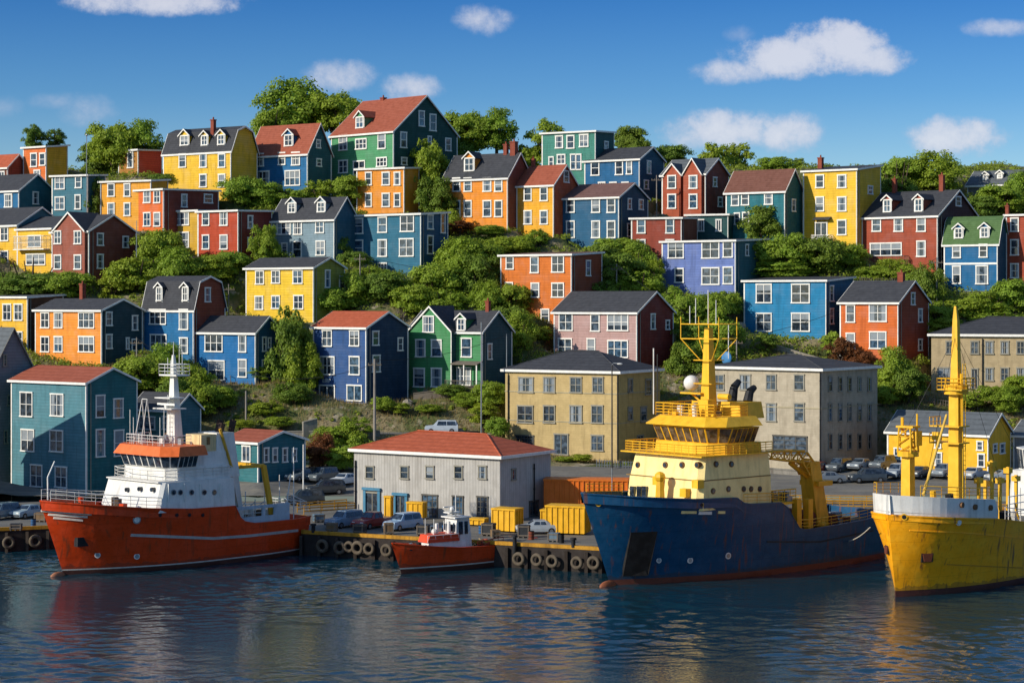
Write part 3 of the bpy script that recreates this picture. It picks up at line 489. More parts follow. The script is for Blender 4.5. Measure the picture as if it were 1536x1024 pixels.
house('B11', 'house', 'dusty pink house with dark red gable end and wide triple windows', 'the dusty pink house', 831, 955, 1010, 468, 560, ('gable', 438), '#b39088', '#5c1e1a', 'dk', [(849,483,21,26),(893,484,14,26),(927,483,32,26,'t'),(848,420+100,21,26),(887,520,13,26),(927,523,31,26,'t')], [(979,482,7,24),(1001,487,6,15)], th=37)
h = house('B4', 'waterfront_house', 'large teal clapboard house with rust roof behind the red ship bow', 'the large teal waterfront house', 17, 129, 206, 574, 742, ('gable', 551), '#4e7f88', '#1a4c5c', 'rust', [(40,606,19,38),(86,607,20,34),(42,660,20,34),(85,661,20,33),(55,713,18,34),(92,715,18,32)], [(150,609,14,34),(177,612,15,30),(150,664,14,42),(178,664,15,40)], th=38, d=250)
house('B3', 'warehouse', 'dark grey gabled warehouse filling the left edge behind the teal house', 'the dark grey warehouse', -120, -14, 52, 560, 742, ('gable', 492), '#6b7072', '#585c5e', 'grey', [], [(7,540,6,18),(13,600,6,16),(8,655,6,20)], th=40, d=259, trim=False, cat='warehouse', frame=GREYT)
house('E1', 'cottage', 'small teal waterfront cottage with rust roof behind the red ship stern', 'the small teal cottage', 333, 387, 458, 664, 722, ('gable', 645), '#2c6a80', '#174a60', 'rust', [(348,679,9,22),(370,680,13,24,'D')], [(399,682,8,22),(412,682,8,22),(427,682,8,22),(441,682,7,20)], th=38, d=250)
house('E2', 'cottage', 'small pale teal cottage with grey roof half hidden behind the red ship mast', 'the pale teal cottage behind the mast', 198, 262, 284, 614, 672, ('gable', 590), '#5a8f88', '#2a5058', 'dk', [(221,634,24,20,'t'),(250,634,12,20)], th=34, d=262)
house('B0', 'warehouse', 'grey waterfront warehouse standing just outside the left edge, shading the teal house', 'the left warehouse', -190, -30, -6, 610, 742, ('gable', 560), '#6b7072', '#585c5e', 'grey', [], [], th=8, d=243, trim=False, cat='warehouse')
# larger waterfront blocks
BW = [(x, 577, w, 24, 'c') for x, w in ((789,23),(824,18),(864,18),(897,17))]+[(x, 621, w, 27, 'c') for x, w in ((788,24),(824,18),(864,19),(896,18))]+[(787,662,28,20,'m'),(842,666,22,32,'D'),(896,664,19,24,'c')]
C1 = house('C1', 'stone_block', 'beige three-storey stone block with charcoal hipped roof above the warehouse', 'the beige stone block', 758, 928, 990, 558, 692, ('hip', 527), '#b9a06a', '#a08850', 'dk', BW, [(945,578,7,21),(972,580,10,24),(945,620,7,20),(965,621,12,24),(960,665,18,26,'D')], th=30, wk='stone', d=268, cat='building', trim=False, maxD=18)
C2 = house('C2', 'stone_block', 'grey-tan three-storey block with rows of narrow windows behind the blue ship', 'the grey-tan block', 1066, 1232, 1316, 554, 706, ('hip', 533), '#aca088', '#978b76', 'dk', [(1078,573,17,24),(1118,573,17,24),(1157,573,16,24),(1199,573,16,24),(1118,618,14,27),(1157,618,16,28),(1199,618,16,28),(1185,667,52,28,'m')], [(x, y, 6, hh) for y, hh in ((576,22),(618,27),(662,24)) for x in (1245,1260,1274,1289,1304)], th=38, wk='stone', d=262, cat='building', trim=False, maxD=20)
C3 = house('C3', 'stone_block', 'tan two-storey long block with charcoal roof at the right edge behind the yellow mast', 'the tan long block', 1397, 1600, 1640, 503, 606, ('hip', 476), '#ac9872', '#968460', 'dk', [(x, 521, 13, 20, 'c') for x in (1425,1462,1484,1507,1531,1556)]+[(1416,561,20,21,'c')]+[(x, 561, 13, 20, 'c') for x in (1484,1507,1531,1556)]+[(1462,568,11,32,'D')], th=22, wk='stone', cat='building', trim=False, maxD=14)
C4 = house('C4', 'shed', 'bright yellow waterfront shed with grey roof behind the yellow ship masts', 'the bright yellow shed', 1331, 1482, 1516, 652, 716, ('gable', 620), '#e6b020', '#b08414', 'grey', [(1347,683,12,24),(1407,664,10,16),(1408,688,11,20),(1470,668,10,14),(1472,690,11,20)], [(1492,672,6,14),(1503,672,8,16)], th=33, wk='plain', d=258, cat='shed')
C5 = house('C5', 'shed', 'low grey shed at the right edge beside the bright yellow shed', 'the low grey shed', 1520, 1590, 1620, 655, 712, ('gable', 632), '#8a8c8e', '#6a6c6e', 'grey', [(1545,680,12,16)], th=33, d=262, cat='shed', wk='vert')
WH = house('WH', 'harbour_warehouse', 'long pale grey waterfront warehouse with hipped orange-red roof', 'the harbour warehouse', 531, 750, 826, 685, 783, ('hip', 652), '#a9a59c', '#8a867e', 'red', [(x, 708, 13, 20, 'd') for x in (555,607,645,688,724)]+[(559,755,24,36,'D'),(601,757,22,32,'D'),(645,760,24,38,'m'),(687,761,17,36,'m'),(724,760,17,32,'m')], [(770,711,7,17),(800,765,16,30,'m')], th=33, wk='vert', cat='warehouse', trim=False, maxD=20)
# blue door surrounds, awnings, lamp, drain pipes on the warehouse and the stone blocks
DB = mat('blue_door_paint', '#3f7690', .6)
for x0, x1, y0, y1 in ((546,571,734,770), (591,612,742,772)):
    a, b = WH.hit(x0, y0, 1, -WH.D/2), WH.hit(x1, y1, 1, -WH.D/2); m = MB(); yw = -WH.D/2
    m.box(a.x, a.x+.35, yw-.2, yw-.004, b.z, a.z); m.box(b.x-.35, b.x, yw-.2, yw-.004, b.z, a.z); m.box(a.x-.1, b.x+.1, yw-.35, yw-.006, a.z, a.z+.3); m.build('door_surround', DB, WH.root)
def pipe(h, x, y0, y1, m_=DARK, side=False, r=.09):
    ax, val = (0, h.w/2) if side else (1, -h.D/2); a, b = h.hit(x, y0, ax, val), h.hit(x, y1, ax, val); m = MB(); o = Vector((.14, 0, 0)) if side else Vector((0, -.14, 0))
    m.tube(a+o, b+o, r, n=6)
    for t in (.1, .5, .9): c = a.lerp(b, t)+o; m.tube(c-Vector((0, 0, .06)), c+Vector((0, 0, .06)), r*1.5, n=6)
    m.build('drain_pipe', m_, h.root)
pipe(WH, 534, 690, 782); pipe(WH, 800, 695, 770, side=True); pipe(C1, 763, 562, 690); pipe(C1, 927, 562, 690); pipe(C2, 1231, 556, 704); pipe(C3, 1474, 508, 604)
for h, ys in ((C1, (590, 634)), (C2, (600,))):       # projecting string courses and sills
    for y in ys:
        z = h.hit(900, y, 1, -h.D/2).z; m = MB(); m.box(-h.w/2-.05, h.w/2+.05, -h.D/2-.07, -h.D/2-.003, z-.08, z+.06); m.box(h.w/2+.003, h.w/2+.07, -h.D/2-.05, h.D/2, z-.08, z+.06); m.build('string_course', mat('pale_stone', '#a39879', .9), h.root)
p = C2.hit(1091, 537, 1, 0); m = MB(); m.tube((p.x, 0, C2.he+.3), (p.x, 0, p.z), .07, n=6); m.build('dish_mast', STEEL, C2.root)
m = MB(); m.ball((p.x, -.2, p.z), .85, sq=(1, .25, 1.1)); m.build('satellite_dish', mat('blue_dish', '#3f7ba8', .5), C2.root, True)
# small white lettering on the cobalt blue house
def letters(h, s, x, y, hh, mat_, name='lettering', side=1):
    c = bpy.data.curves.new('t', 'FONT'); c.body = s; c.size = hh*1.38; c.extrude = .015; c.align_x = 'CENTER'; c.align_y = 'CENTER'
    o = bpy.data.objects.new('t', c); COL.objects.link(o); bpy.context.view_layer.update()
    me = bpy.data.meshes.new_from_object(o); bpy.data.objects.remove(o); q = bpy.data.objects.new(name, me); COL.objects.link(q); me.materials.clear(); me.materials.append(mat_)
    return q
for s, x in (('LIRP', 490), ('1', 537)):
    q = letters(HLIRP, s, 0, 0, .62, WHITE); q.parent = HLIRP.root; p = HLIRP.hit(x, 571, 1, -HLIRP.D/2); q.location = (p.x, -HLIRP.D/2-.04, p.z); q.rotation_euler = (R(90), 0, 0)

# ---------------------------------------------------------------- terrain with level pads cut for every house
ROADS = [('upper_road', 330, 770, 275.6, 2.6), ('right_road', 1240, 1345, 283, 2.2)]
def hillz(X, Y):
    z = prof(Y)
    a = np.clip((Y-262)/30, 0, 1)
    z = z + a*(np.sin(X*.21+1.3)*.5+np.sin(X*.093+Y*.15)*.7+np.sin(X*.47-Y*.31)*.25)
    for n_, x0, x1, yc, hw in ROADS:
        xa, xb = (x0-CX)/F*yc, (x1-CX)/F*yc; wx = np.clip(1-np.maximum(np.maximum(xa-X, X-xb), 0)/4, 0, 1); wy = np.clip(1-np.maximum(np.abs(Y-yc)-hw, 0)/2.0, 0, 1); w = wx*wy
        z = z*(1-w)+(prof(yc)+.0)*w
    if True:
        best = np.full(X.shape, 1e9); zz = z.copy()
        for (ox, oy, rz, hw, hd, zp) in PADS:
            c, s = math.cos(-rz), math.sin(-rz); lx = c*(X-ox)-s*(Y-oy); ly = s*(X-ox)+c*(Y-oy)
            dd = np.hypot(np.maximum(np.abs(lx)-hw, 0), np.maximum(np.abs(ly)-hd, 0)); k = np.clip(1-dd/2.5, 0, 1); k = k*k*(3-2*k)
            use = dd < best; w = np.where(use & (dd < 2.5), k, 0); zz = np.where(use & (dd < 2.5), z*(1-w)+zp*w, zz); best = np.minimum(best, dd)
        z = zz
    return z
xs = np.concatenate([[-3000, -1200, -500, -250], np.arange(-120, 120.01, .8), [250, 500, 1200, 3000]])
QL = 246.0
ys = np.concatenate([np.arange(QL, 385, .8), [392, 400, 420, 450, 500, 600, 800, 1500, 4000]])
X, Y = np.meshgrid(xs, ys); Z = hillz(X, Y); Z[Y > 3000] = -5
nx, ny = len(xs), len(ys); V = np.stack([X, Y, Z], -1).reshape(-1, 3)
idx = np.arange(nx*ny).reshape(ny, nx); Fq = np.stack([idx[:-1, :-1], idx[:-1, 1:], idx[1:, 1:], idx[1:, :-1]], -1).reshape(-1, 4)
def npmesh(name, V, Fq, mats, parent=None, smooth=False):
    me = bpy.data.meshes.new(name); me.vertices.add(len(V)); me.vertices.foreach_set('co', np.asarray(V, np.float32).ravel()); k = Fq.shape[1]
    me.loops.add(Fq.size); me.loops.foreach_set('vertex_index', Fq.astype(np.int32).ravel()); me.polygons.add(len(Fq)); me.polygons.foreach_set('loop_start', np.arange(0, Fq.size, k, dtype=np.int32))
    if smooth: me.polygons.foreach_set('use_smooth', np.ones(len(Fq), bool))
    me.update(calc_edges=True); me.validate()
    for m in mats: me.materials.append(m)
    if name is None: return me
    o = bpy.data.objects.new(name, me); COL.objects.link(o); o.parent = parent; return o
tag(npmesh('hillside', V, Fq, [mat('hill_ground', '#405020', .95, 'ground')], smooth=True), kind='structure')
ASPH = mat('worn_asphalt', '#6a675f', .9, 'asphalt')
def drape(name, x0, x1, y0, y1, m_, up=.03):
    ii = np.where((xs >= x0) & (xs <= x1))[0]; jj = np.where((ys >= y0) & (ys <= y1))[0]; sub = idx[jj[0]:jj[-1]+1, ii[0]:ii[-1]+1]; vv = V[sub.ravel()].copy(); vv[:, 2] += up
    n2 = np.arange(sub.size).reshape(sub.shape); f2 = np.stack([n2[:-1, :-1], n2[:-1, 1:], n2[1:, 1:], n2[1:, :-1]], -1).reshape(-1, 4)
    return tag(npmesh(name, vv, f2, [m_], smooth=True), kind='structure')
for n_, x0, x1, yc, hw in ROADS: drape('road', (x0-CX)/F*yc, (x1-CX)/F*yc, yc-hw, yc+hw, ASPH)
drape('parking_lot', -118, 118, QL, 264, ASPH)
# quay
def wx(px, d): return (px-CX)/F*d
EDGE = [(-3000, 216), (wx(-20, 216), 216), (wx(438, 229), 229), (wx(455, 229), 229), (wx(452, 214), 214), (wx(900, 199.5), 199.5), (wx(930, 203), 203), (wx(1010, 238), 238), (wx(1230, 236), 236), (wx(1700, 226), 226), (3000, 226)]
QZ = 2.4
m = MB(); m.face([(x, y, QZ) for x, y in EDGE] + [(3000, QL+.8, QZ), (-3000, QL+.8, QZ)]); m.build('quay_surface', ASPH); tag(bpy.data.objects['quay_surface'], kind='structure')
m = MB()
for (xa, ya), (xb, yb) in zip(EDGE, EDGE[1:]):
    m.face([(xa, ya, -3), (xb, yb, -3), (xb, yb, QZ-.004), (xa, ya, QZ-.004)], 0)
    L_ = math.hypot(xb-xa, yb-ya); k = int(min(L_, 400)/2.2)
    if L_ < 400:
        ux, uy = (xb-xa)/L_, (yb-ya)/L_
        for i in range(k+1):       # timber piles in the face
            cx_, cy_ = xa+ux*i*2.2, ya+uy*i*2.2; m.box(cx_-.16, cx_+.16, cy_-.3-.16, cy_-.3+.16, -2, QZ-.35, 1)
tag(m.build('quay_wall', [mat('dark_wet_timber', '#2e2620', .8, dirt=.6), mat('pile_timber', '#3b3128', .85, dirt=.6)]), kind='structure')
YEL = mat('yellow_edge_paint', '#b8841c', .7, dirt=1.0, scale=2); m = MB()
for (xa, ya), (xb, yb) in zip(EDGE[1:-1], EDGE[2:-1]):
    L_ = math.hypot(xb-xa, yb-ya); ux, uy = (xb-xa)/L_, (yb-ya)/L_; q = [(xa, ya-.08), (xb, yb-.08), (xb-uy*.38, yb+ux*.38), (xa-uy*.38, ya+ux*.38)]
    m.prism([(x, y, QZ-.16) for x, y in q], [(x, y, QZ+.2) for x, y in q])
tag(m.build('quay_kerb', YEL), kind='structure')
# water
wxs = np.concatenate([[-3000, -800, -250, -110], np.arange(-66, 66.01, .21), [110, 250, 800, 3000]]); wys = np.concatenate([[-300, 0, 80, 115], np.arange(134, 234, .22), [240, 262]])
wX, wY = np.meshgrid(wxs, wys); wZ = np.zeros_like(wX); g = np.random.default_rng(5)
for k in range(54):       # wind ripples: many short crossing waves
    lam = 1.05*(5.5/1.05)**(g.random()**1.6); th_ = g.normal()*.62+1.4; kk = 2*np.pi/lam; ph = g.random()*6.28; amp = .0038*lam**.78
    wob = 1+.5*np.sin(wX*g.uniform(.03, .12)+wY*g.uniform(.02, .1)+ph); wZ += amp*wob*np.sin(kk*(np.cos(th_)*wX+np.sin(th_)*wY)+ph+.6*np.sin(wX*.21+wY*.13+k))
wZ *= .62+.38*np.sin(wX*.071+wY*.11+1)+.30*np.sin(wX*.17-wY*.07)
fade = np.clip((66-np.abs(wX))/6, 0, 1)*np.clip((wY-134)/4, 0, 1)*np.clip((234-wY)/4, 0, 1); wZ *= fade
wi = np.arange(wX.size).reshape(wX.shape); wf_ = np.stack([wi[:-1, :-1], wi[:-1, 1:], wi[1:, 1:], wi[1:, :-1]], -1).reshape(-1, 4)
tag(npmesh('harbour_water', np.stack([wX, wY, wZ], -1).reshape(-1, 3), wf_, [water_mat()], smooth=True), kind='structure')

# tyres hung on the quay as fenders
def edge_at(px):
    for (xa, ya), (xb, yb) in zip(EDGE[1:-1], EDGE[2:-1]):
        k = (px-CX)/F; den = (xb-xa)-k*(yb-ya)
        if abs(den) < 1e-6: continue
        t = (k*ya-xa)/den
        if -.001 <= t <= 1.001: return Vector((xa+t*(xb-xa), ya+t*(yb-ya), 0)), math.atan2(yb-ya, xb-xa)
    return Vector((k*210, 210, 0)), 0
tm = MB(); tm.torus((0, 0, 0), .62, .24); tm_m = None
TY = mat('old_tyre_rubber', '#5d5242', .85, dirt=.6, scale=3)
names = ['leftmost worn tyre fender right of the red ship stern', 'second worn tyre fender right of the red ship stern', 'third worn tyre fender right of the red ship stern, close to the second', 'fourth worn tyre fender from the red ship stern', 'fifth worn tyre fender from the red ship stern', 'last worn tyre fender before the small red boat bow',
         'worn tyre fender just right of the small red boat stern', 'second worn tyre fender right of the small red boat', 'third worn tyre fender right of the small red boat', 'fourth worn tyre fender, partly behind the blue ship bow', 'last worn tyre fender tucked behind the blue ship bow', 'dark tyre fender on the left quay below the yellow kerb', 'dark tyre fender on the left quay near the red ship bow']
for i, px in enumerate((487, 513, 527, 540, 557, 583, 781, 808, 831, 868, 893, 12, 52)):
    p, a = edge_at(px)
    if tm_m is None: o = tm.build('tyre_fender', TY, None, True); tm_m = o
    else: o = tm_m.copy(); COL.objects.link(o)
    sc_ = random.uniform(.72, .92); o.scale = (sc_, sc_, sc_)
    o.location = (p.x+math.sin(a)*.5, p.y-math.cos(a)*.5-.05, 1.05+random.uniform(-.1, .15)); o.rotation_euler = (random.uniform(-.08, .08), random.uniform(0, 3), a); tag(o, names[i], 'tyre', 'tyre fenders hung along the quay')

# ---------------------------------------------------------------- trees
def quads(p, nrm, s, g):
    a = np.cross(nrm, g.normal(size=p.shape)); a /= np.linalg.norm(a, axis=1)[:, None]+1e-9; b = np.cross(nrm, a)
    return np.stack([p-a*s, p+b*s*.75, p+a*s, p-b*s*.75], 1).reshape(-1, 3)
def leafcloud(n_lobes, per, leaf, seed, shape=(1, 1, 1), shell=.5, lobe_r=(.12, .34)):
    g = np.random.default_rng(seed); P_ = []; N_ = []
    c = g.normal(size=(n_lobes, 3)); c /= np.linalg.norm(c, axis=1)[:, None]; c *= (g.random((n_lobes, 1))**.42)*.80; c[:, 2] = c[:, 2]*.95
    for k in range(n_lobes):
        r = g.uniform(*lobe_r); n_ = int(per*(r/.32)**2); q = g.normal(size=(n_, 3)); q /= np.linalg.norm(q, axis=1)[:, None]; q[:, 2] = np.abs(q[:, 2])*1.15-.3; rr = (shell+(1-shell)*g.random((n_, 1)))*(1+.35*(g.random((n_, 1))**6)); P_.append(c[k]+q*rr*r*(1+.18*np.sin(q[:, :1]*9+k)*np.cos(q[:, 1:2]*8))); N_.append(q*.9+c[k]*.5)
    p = np.concatenate(P_)*np.array(shape); n = np.concatenate(N_)+np.array([-.1, -.05, .25])+g.normal(size=p.shape)*.5; n /= np.linalg.norm(n, axis=1)[:, None]
    s = leaf*(.55+.8*g.random((len(p), 1))); v = quads(p, n, s, g); return v, np.arange(4*len(p)).reshape(-1, 4)
LEAFM = [mat('leaves_mid_green', (.250, .375, .034, 1), .6, 'leaf', scale=.5), mat('leaves_dark_green', (.165, .270, .032, 1), .6, 'leaf', scale=.5), mat('leaves_bright_green', (.290, .400, .036, 1), .6, 'leaf', scale=.5), mat('leaves_rusty', (.20, .085, .03, 1), .6, 'leaf', scale=.5)]
BARK = mat('bark', '#4a3c2e', .9, dirt=.5)
PROTO = []
for k in range(7):
    sh = [(1,1,.85), (1,1,1), (1,1,.75), (1,1,1.1), (1,1,.9), (.9,.9,.8), (1,1,.7)][k]
    v, f = leafcloud([80, 66, 86, 64, 100, 40, 58][k], [300, 320, 270, 320, 240, 240, 300][k], [.036, .038, .036, .038, .034, .040, .040][k], 100+k, sh, .5 if k != 5 else .2)
    PROTO.append((v, f))
def trunk_mesh(k):
    g = random.Random(k); m = MB(); m.tube((0, 0, -1.6), (.02, .02, -.4), .085, .06, 7)
    for i in range(6):
        a = i*1.05+g.random(); e = (math.cos(a)*.5, math.sin(a)*.5, .1+g.random()*.4); mid = (e[0]*.45, e[1]*.45, -.2+g.random()*.1); m.tube((.02, .02, -.5), mid, .05, .032, 5); m.tube(mid, e, .032, .012, 5)
    m.tube((.02, .02, -.5), (0, 0, .55), .055, .012, 6); return m
TREEMESH = {}
def tree(kind, px, py, rx, ry, base=None, proto=0, leaf=0, label=None, group=None, d=None, back=0):
    base = base or py+ry*.9; d = (d or D_of(min(830, max(226, base)))) + back; c = P(px, py, d); s = d/F; r = rx*s*1.22; rz = ry*s*1.2
    key = (proto, leaf); o = empty(kind, (c.x, c.y, c.z)); 
    if key not in TREEMESH:
        v, f = PROTO[proto]; a = npmesh('crown', v, f, [LEAFM[leaf]]); b = trunk_mesh(proto).build('trunk', BARK); TREEMESH[key] = (a.data, b.data); A, B = a, b
    else:
        A = bpy.data.objects.new('crown', TREEMESH[key][0]); B = bpy.data.objects.new('trunk' if kind != 'shrub' else 'stem', TREEMESH[key][1]); COL.objects.link(A); COL.objects.link(B)
    if kind == 'shrub': B.name = 'stem'
    A.parent = o; B.parent = o; zs = rz/.88; A.scale = (r, r, zs); B.scale = (r, r, zs); rot = random.uniform(0, 6.28); A.rotation_euler.z = rot; B.rotation_euler.z = rot
    gz = float(hillz(np.array([[c.x]]), np.array([[c.y]]))[0, 0]); need = (c.z-gz)/1.5
    if need > zs: B.scale = (r, r, need+.1)
    o['_t'] = (px, py, rx, ry); 
    return tag(o, label, 'tree' if kind == 'tree' else 'shrub', group)
TREES = []
def T(kind, px, py, rx, ry, **k): TREES.append((kind, px, py, rx, ry, k))
# skyline trees
SK = 'trees along the hilltop'
for a in [(172,224,42,44,0,0),(212,222,34,38,4,0),(150,240,30,34,2,1),(50,208,16,18,3,1),(82,210,20,18,5,1),(440,166,54,44,4,0),(502,176,42,42,0,0),(408,190,28,32,2,0),(700,200,38,36,0,0),(745,198,32,32,4,0),(682,225,30,34,1,1),(820,214,36,38,5,0),(790,240,26,30,2,0),
          (946,213,28,22,1,1),(1005,237,30,22,0,1),(985,245,20,18,2,1),(1072,240,30,28,5,2),(1108,240,26,28,5,2),(1165,246,28,14,2,0),(1195,248,20,12,5,0),(1355,262,34,30,0,0),(1400,262,44,32,4,0),(1345,285,30,26,2,1),(1500,300,36,26,0,0),(1530,290,30,30,4,0),(1470,310,26,22,2,1),(960,230,20,20,3,1)]:
    T('tree', *a[:4], proto=a[4], leaf=a[5], group=SK, d=361+random.uniform(0, 8) if a[1]+a[3] < 285 else None)
MH = 'trees and bushes between the houses'
for a in [(240,376,36,36,0,0),(205,412,42,34,2,2),(262,410,36,36,4,0),(168,430,28,24,5,2),(315,402,36,26,2,0),(345,396,30,22,0,0),(398,372,22,32,1,0),(50,426,50,22,2,1),(100,428,40,24,0,0),(15,430,30,20,4,1),(140,298,18,32,3,1),(254,268,28,10,2,1),(365,288,34,26,0,0),(405,296,30,20,4,0),(440,297,26,18,2,0),(482,290,30,22,5,0),(524,286,26,26,0,0),
          (640,262,32,44,3,0),(655,300,28,32,1,1),(672,330,20,22,2,0),(508,376,20,20,1,1),(530,392,26,20,2,1),(432,530,34,58,3,1),(455,555,28,40,1,0),(440,590,28,22,2,1),(495,450,30,26,2,0),(530,440,34,28,4,0),(575,435,36,30,0,1),(620,448,36,30,2,0),(560,415,34,18,2,0),(655,425,40,34,0,0),(690,395,40,36,4,0),(720,420,34,36,1,1),(670,455,36,26,2,0),(730,455,28,30,4,0),(690,375,34,20,5,2),(770,368,34,18,2,0),(805,362,24,20,5,0),(725,385,30,30,0,0),
          (925,372,40,20,2,0),(905,395,28,26,1,1),(925,410,36,34,0,1),(955,395,28,28,4,0),(905,440,26,24,2,1),(960,425,36,24,2,0),(925,440,34,20,5,0),(985,410,16,24,5,2),(1030,470,30,32,0,0),(1065,470,34,28,4,0),(1090,455,24,24,2,0),(1045,505,34,30,2,1),(1085,510,34,34,0,0),(1060,540,40,24,4,0),(1030,545,30,30,1,1),(1010,450,20,24,5,0),
          (1143,338,32,28,1,1),(1145,385,40,32,0,0),(1185,388,40,34,4,0),(1225,385,44,34,0,1),(1268,385,34,28,2,0),(1170,405,50,16,2,0),(1305,410,30,16,2,0),(1340,408,36,18,4,0),(1392,440,26,40,3,1),(1400,475,30,26,0,0),(1378,425,22,26,2,0),(1440,462,40,20,2,2),(1480,460,40,22,4,0),(1520,445,34,30,0,0),(1415,490,30,18,2,0),(1500,480,40,16,2,0),(1340,560,32,36,4,0),(1362,578,26,30,0,1),(1325,590,26,22,2,0),
          (1480,590,24,16,2,0),(1512,600,24,20,4,0),(1530,585,26,26,0,0),(1455,600,24,14,2,2),(215,560,40,30,0,0),(250,548,36,30,4,0),(195,575,26,20,2,1),(285,575,34,36,2,0),(300,600,32,28,0,0),(265,600,34,30,4,1),(330,595,24,22,2,0),(560,500,30,30,2,1),(780,505,26,34,4,0),(765,480,30,28,2,1),(770,450,28,28,0,0),(800,500,30,16,2,0)]:
    T('tree' if a[3] >= 24 else 'shrub', *a[:4], proto=a[4], leaf=a[5], group=MH, back=(2 if a[1] < 560 else 0))
LS = 'low bushes on the lower slope'
for a in [(500,655,28,22,2,0),(530,648,30,26,5,0),(485,680,26,28,4,3),(515,685,30,24,2,0),(540,670,26,20,5,0),(400,612,26,12,2,2),(420,632,22,10,2,0),(390,560,20,12,5,0),(600,612,20,9,5,2),(645,612,18,8,2,0),(700,600,22,11,4,0),(735,590,26,24,2,0),(725,620,28,18,5,2),(675,585,24,12,2,1),(745,640,18,20,2,0),(575,605,18,14,2,0),(1262,528,28,24,5,3),(1290,540,24,20,2,3),(1250,515,20,20,5,2),(740,385,30,10,5,3),(690,340,26,10,5,3),(360,635,20,8,2,2),(870,686,18,7,2,2),(845,688,14,5,2,2),(1262,640,10,8,2,0),(735,345,22,10,2,0),(350,690,12,10,2,1),(1150,512,22,14,5,1),(1300,465,12,20,2,1)]:
    T('shrub', *a[:4], proto=a[4], leaf=a[5], group=LS)
used_lab = set()
def relabel(kind, px, py, rx, ry, leaf):
    tone = ('mid green', 'dark green', 'bright green', 'rusty brown')[leaf]; size = 'large' if rx > 35 else 'small' if rx < 24 else 'medium'
    cand = []
    for h in HS.values():
        x0, y0, x1, y1 = h.box; cx_, cy_ = (x0+x1)/2, (y0+y1)/2; dx = max(x0-px, 0, px-x1); dy = max(y0-py, 0, py-y1)
        if px < x0+6: rel = 'to the left of'
        elif px > x1-6: rel = 'to the right of'
        elif py > cy_: rel = 'growing below'
        else: rel = 'rising behind'
        cand.append((math.hypot(dx, dy)+math.hypot(px-cx_, py-cy_)*.15, rel, h.ref))
    cand.sort(key=lambda c: c[0])
    for dist, rel, ref in cand[:8]:
        for first in (f'{tone} {kind} {rel} {ref}', f'{size} {tone} {kind} {rel} {ref}'):
            l = first
            if l not in used_lab: used_lab.add(l); return l
    l = f'{size} {tone} {kind} between {cand[0][2]} and {cand[1][2]}'; used_lab.add(l); return l
for kind, px, py, rx, ry, k in TREES:
    o = tree(kind, px, py, rx, ry, **k); tag(o, relabel(kind, px, py, rx, ry, k['leaf'])); del o['_t']

# undergrowth covering the slope (uncountable)
def undergrowth():
    n = 13000; x = NR.uniform(-92, 92, n); y = 266+NR.random(n)*104; keep = np.ones(n, bool)
    for (ox, oy, rz, hw, hd, zp) in PADS:
        c, s = math.cos(-rz), math.sin(-rz); lx = c*(x-ox)-s*(y-oy); ly = s*(x-ox)+c*(y-oy); keep &= ~((np.abs(lx) < hw-.2) & (np.abs(ly) < hd-.2))
    for n_, x0, x1, yc, hw in ROADS: keep &= ~((x > (x0-CX)/F*yc-1) & (x < (x1-CX)/F*yc+1) & (np.abs(y-yc) < hw+.4))
    pat = np.sin(x*.19+y*.23)+np.sin(x*.41-y*.17+2)+NR.normal(size=n)*.6; low = y < 290; keep &= ~(low & (pat < .75)); keep &= (y < 300) | (pat > -1.5)
    x, y, low = x[keep], y[keep], low[keep]; z = hillz(x[None, :], y[None, :])[0]; n = len(x); per = 34
    r = np.where(low, .45, 1.0)*(.5+NR.random(n)*.9); q = NR.normal(size=(n, per, 3)); q /= np.linalg.norm(q, axis=2)[..., None]; q[..., 2] = np.abs(q[..., 2])*.9; q *= (.55+.45*NR.random((n, per, 1)))*r[:, None, None]
    p = (np.stack([x, y, z-.1], -1)[:, None, :]+q).reshape(-1, 3); m_ = len(p); s = .10+.13*NR.random((m_, 1)); nn = q.reshape(-1, 3)/np.linalg.norm(q.reshape(-1, 3), axis=1)[:, None]+NR.normal(size=(m_, 3))*.5
    nn /= np.linalg.norm(nn, axis=1)[:, None]; v = quads(p, nn, s, NR); tag(npmesh('undergrowth', v, np.arange(4*m_).reshape(-1, 4), [mat('undergrowth_leaves', (.230, .320, .036, 1), .7, 'leaf', scale=.25)]), kind='stuff')
undergrowth()
def grass():
    n = 60000; x = NR.uniform(-90, 90, n); y = 266+NR.random(n)*34; keep = np.ones(n, bool)
    for (ox, oy, rz, hw, hd, zp) in PADS:
        c, s = math.cos(-rz), math.sin(-rz); lx = c*(x-ox)-s*(y-oy); ly = s*(x-ox)+c*(y-oy); keep &= ~((np.abs(lx) < hw-.9) & (np.abs(ly) < hd-.9))
    for n_, x0, x1, yc, hw in ROADS: keep &= ~((x > (x0-CX)/F*yc-.6) & (x < (x1-CX)/F*yc+.6) & (np.abs(y-yc) < hw+.1))
    x, y = x[keep], y[keep]; z = hillz(x[None, :], y[None, :])[0]; n = len(x); a = NR.random(n)*6.28; h_ = .3+.5*NR.random(n); w = .05; dx, dy = np.cos(a)*w, np.sin(a)*w; lx, ly = NR.normal(size=n)*.15, NR.normal(size=n)*.15
    v = np.stack([np.stack([x-dx, y-dy, z-.05], -1), np.stack([x+dx, y+dy, z-.05], -1), np.stack([x+lx, y+ly, z+h_], -1)], 1).reshape(-1, 3)
    tag(npmesh('dry_grass', v, np.arange(3*n).reshape(-1, 3), [mat('dry_grass_blades', (.27, .215, .09, 1), .8, 'leaf', scale=.3)]), kind='stuff')
grass()
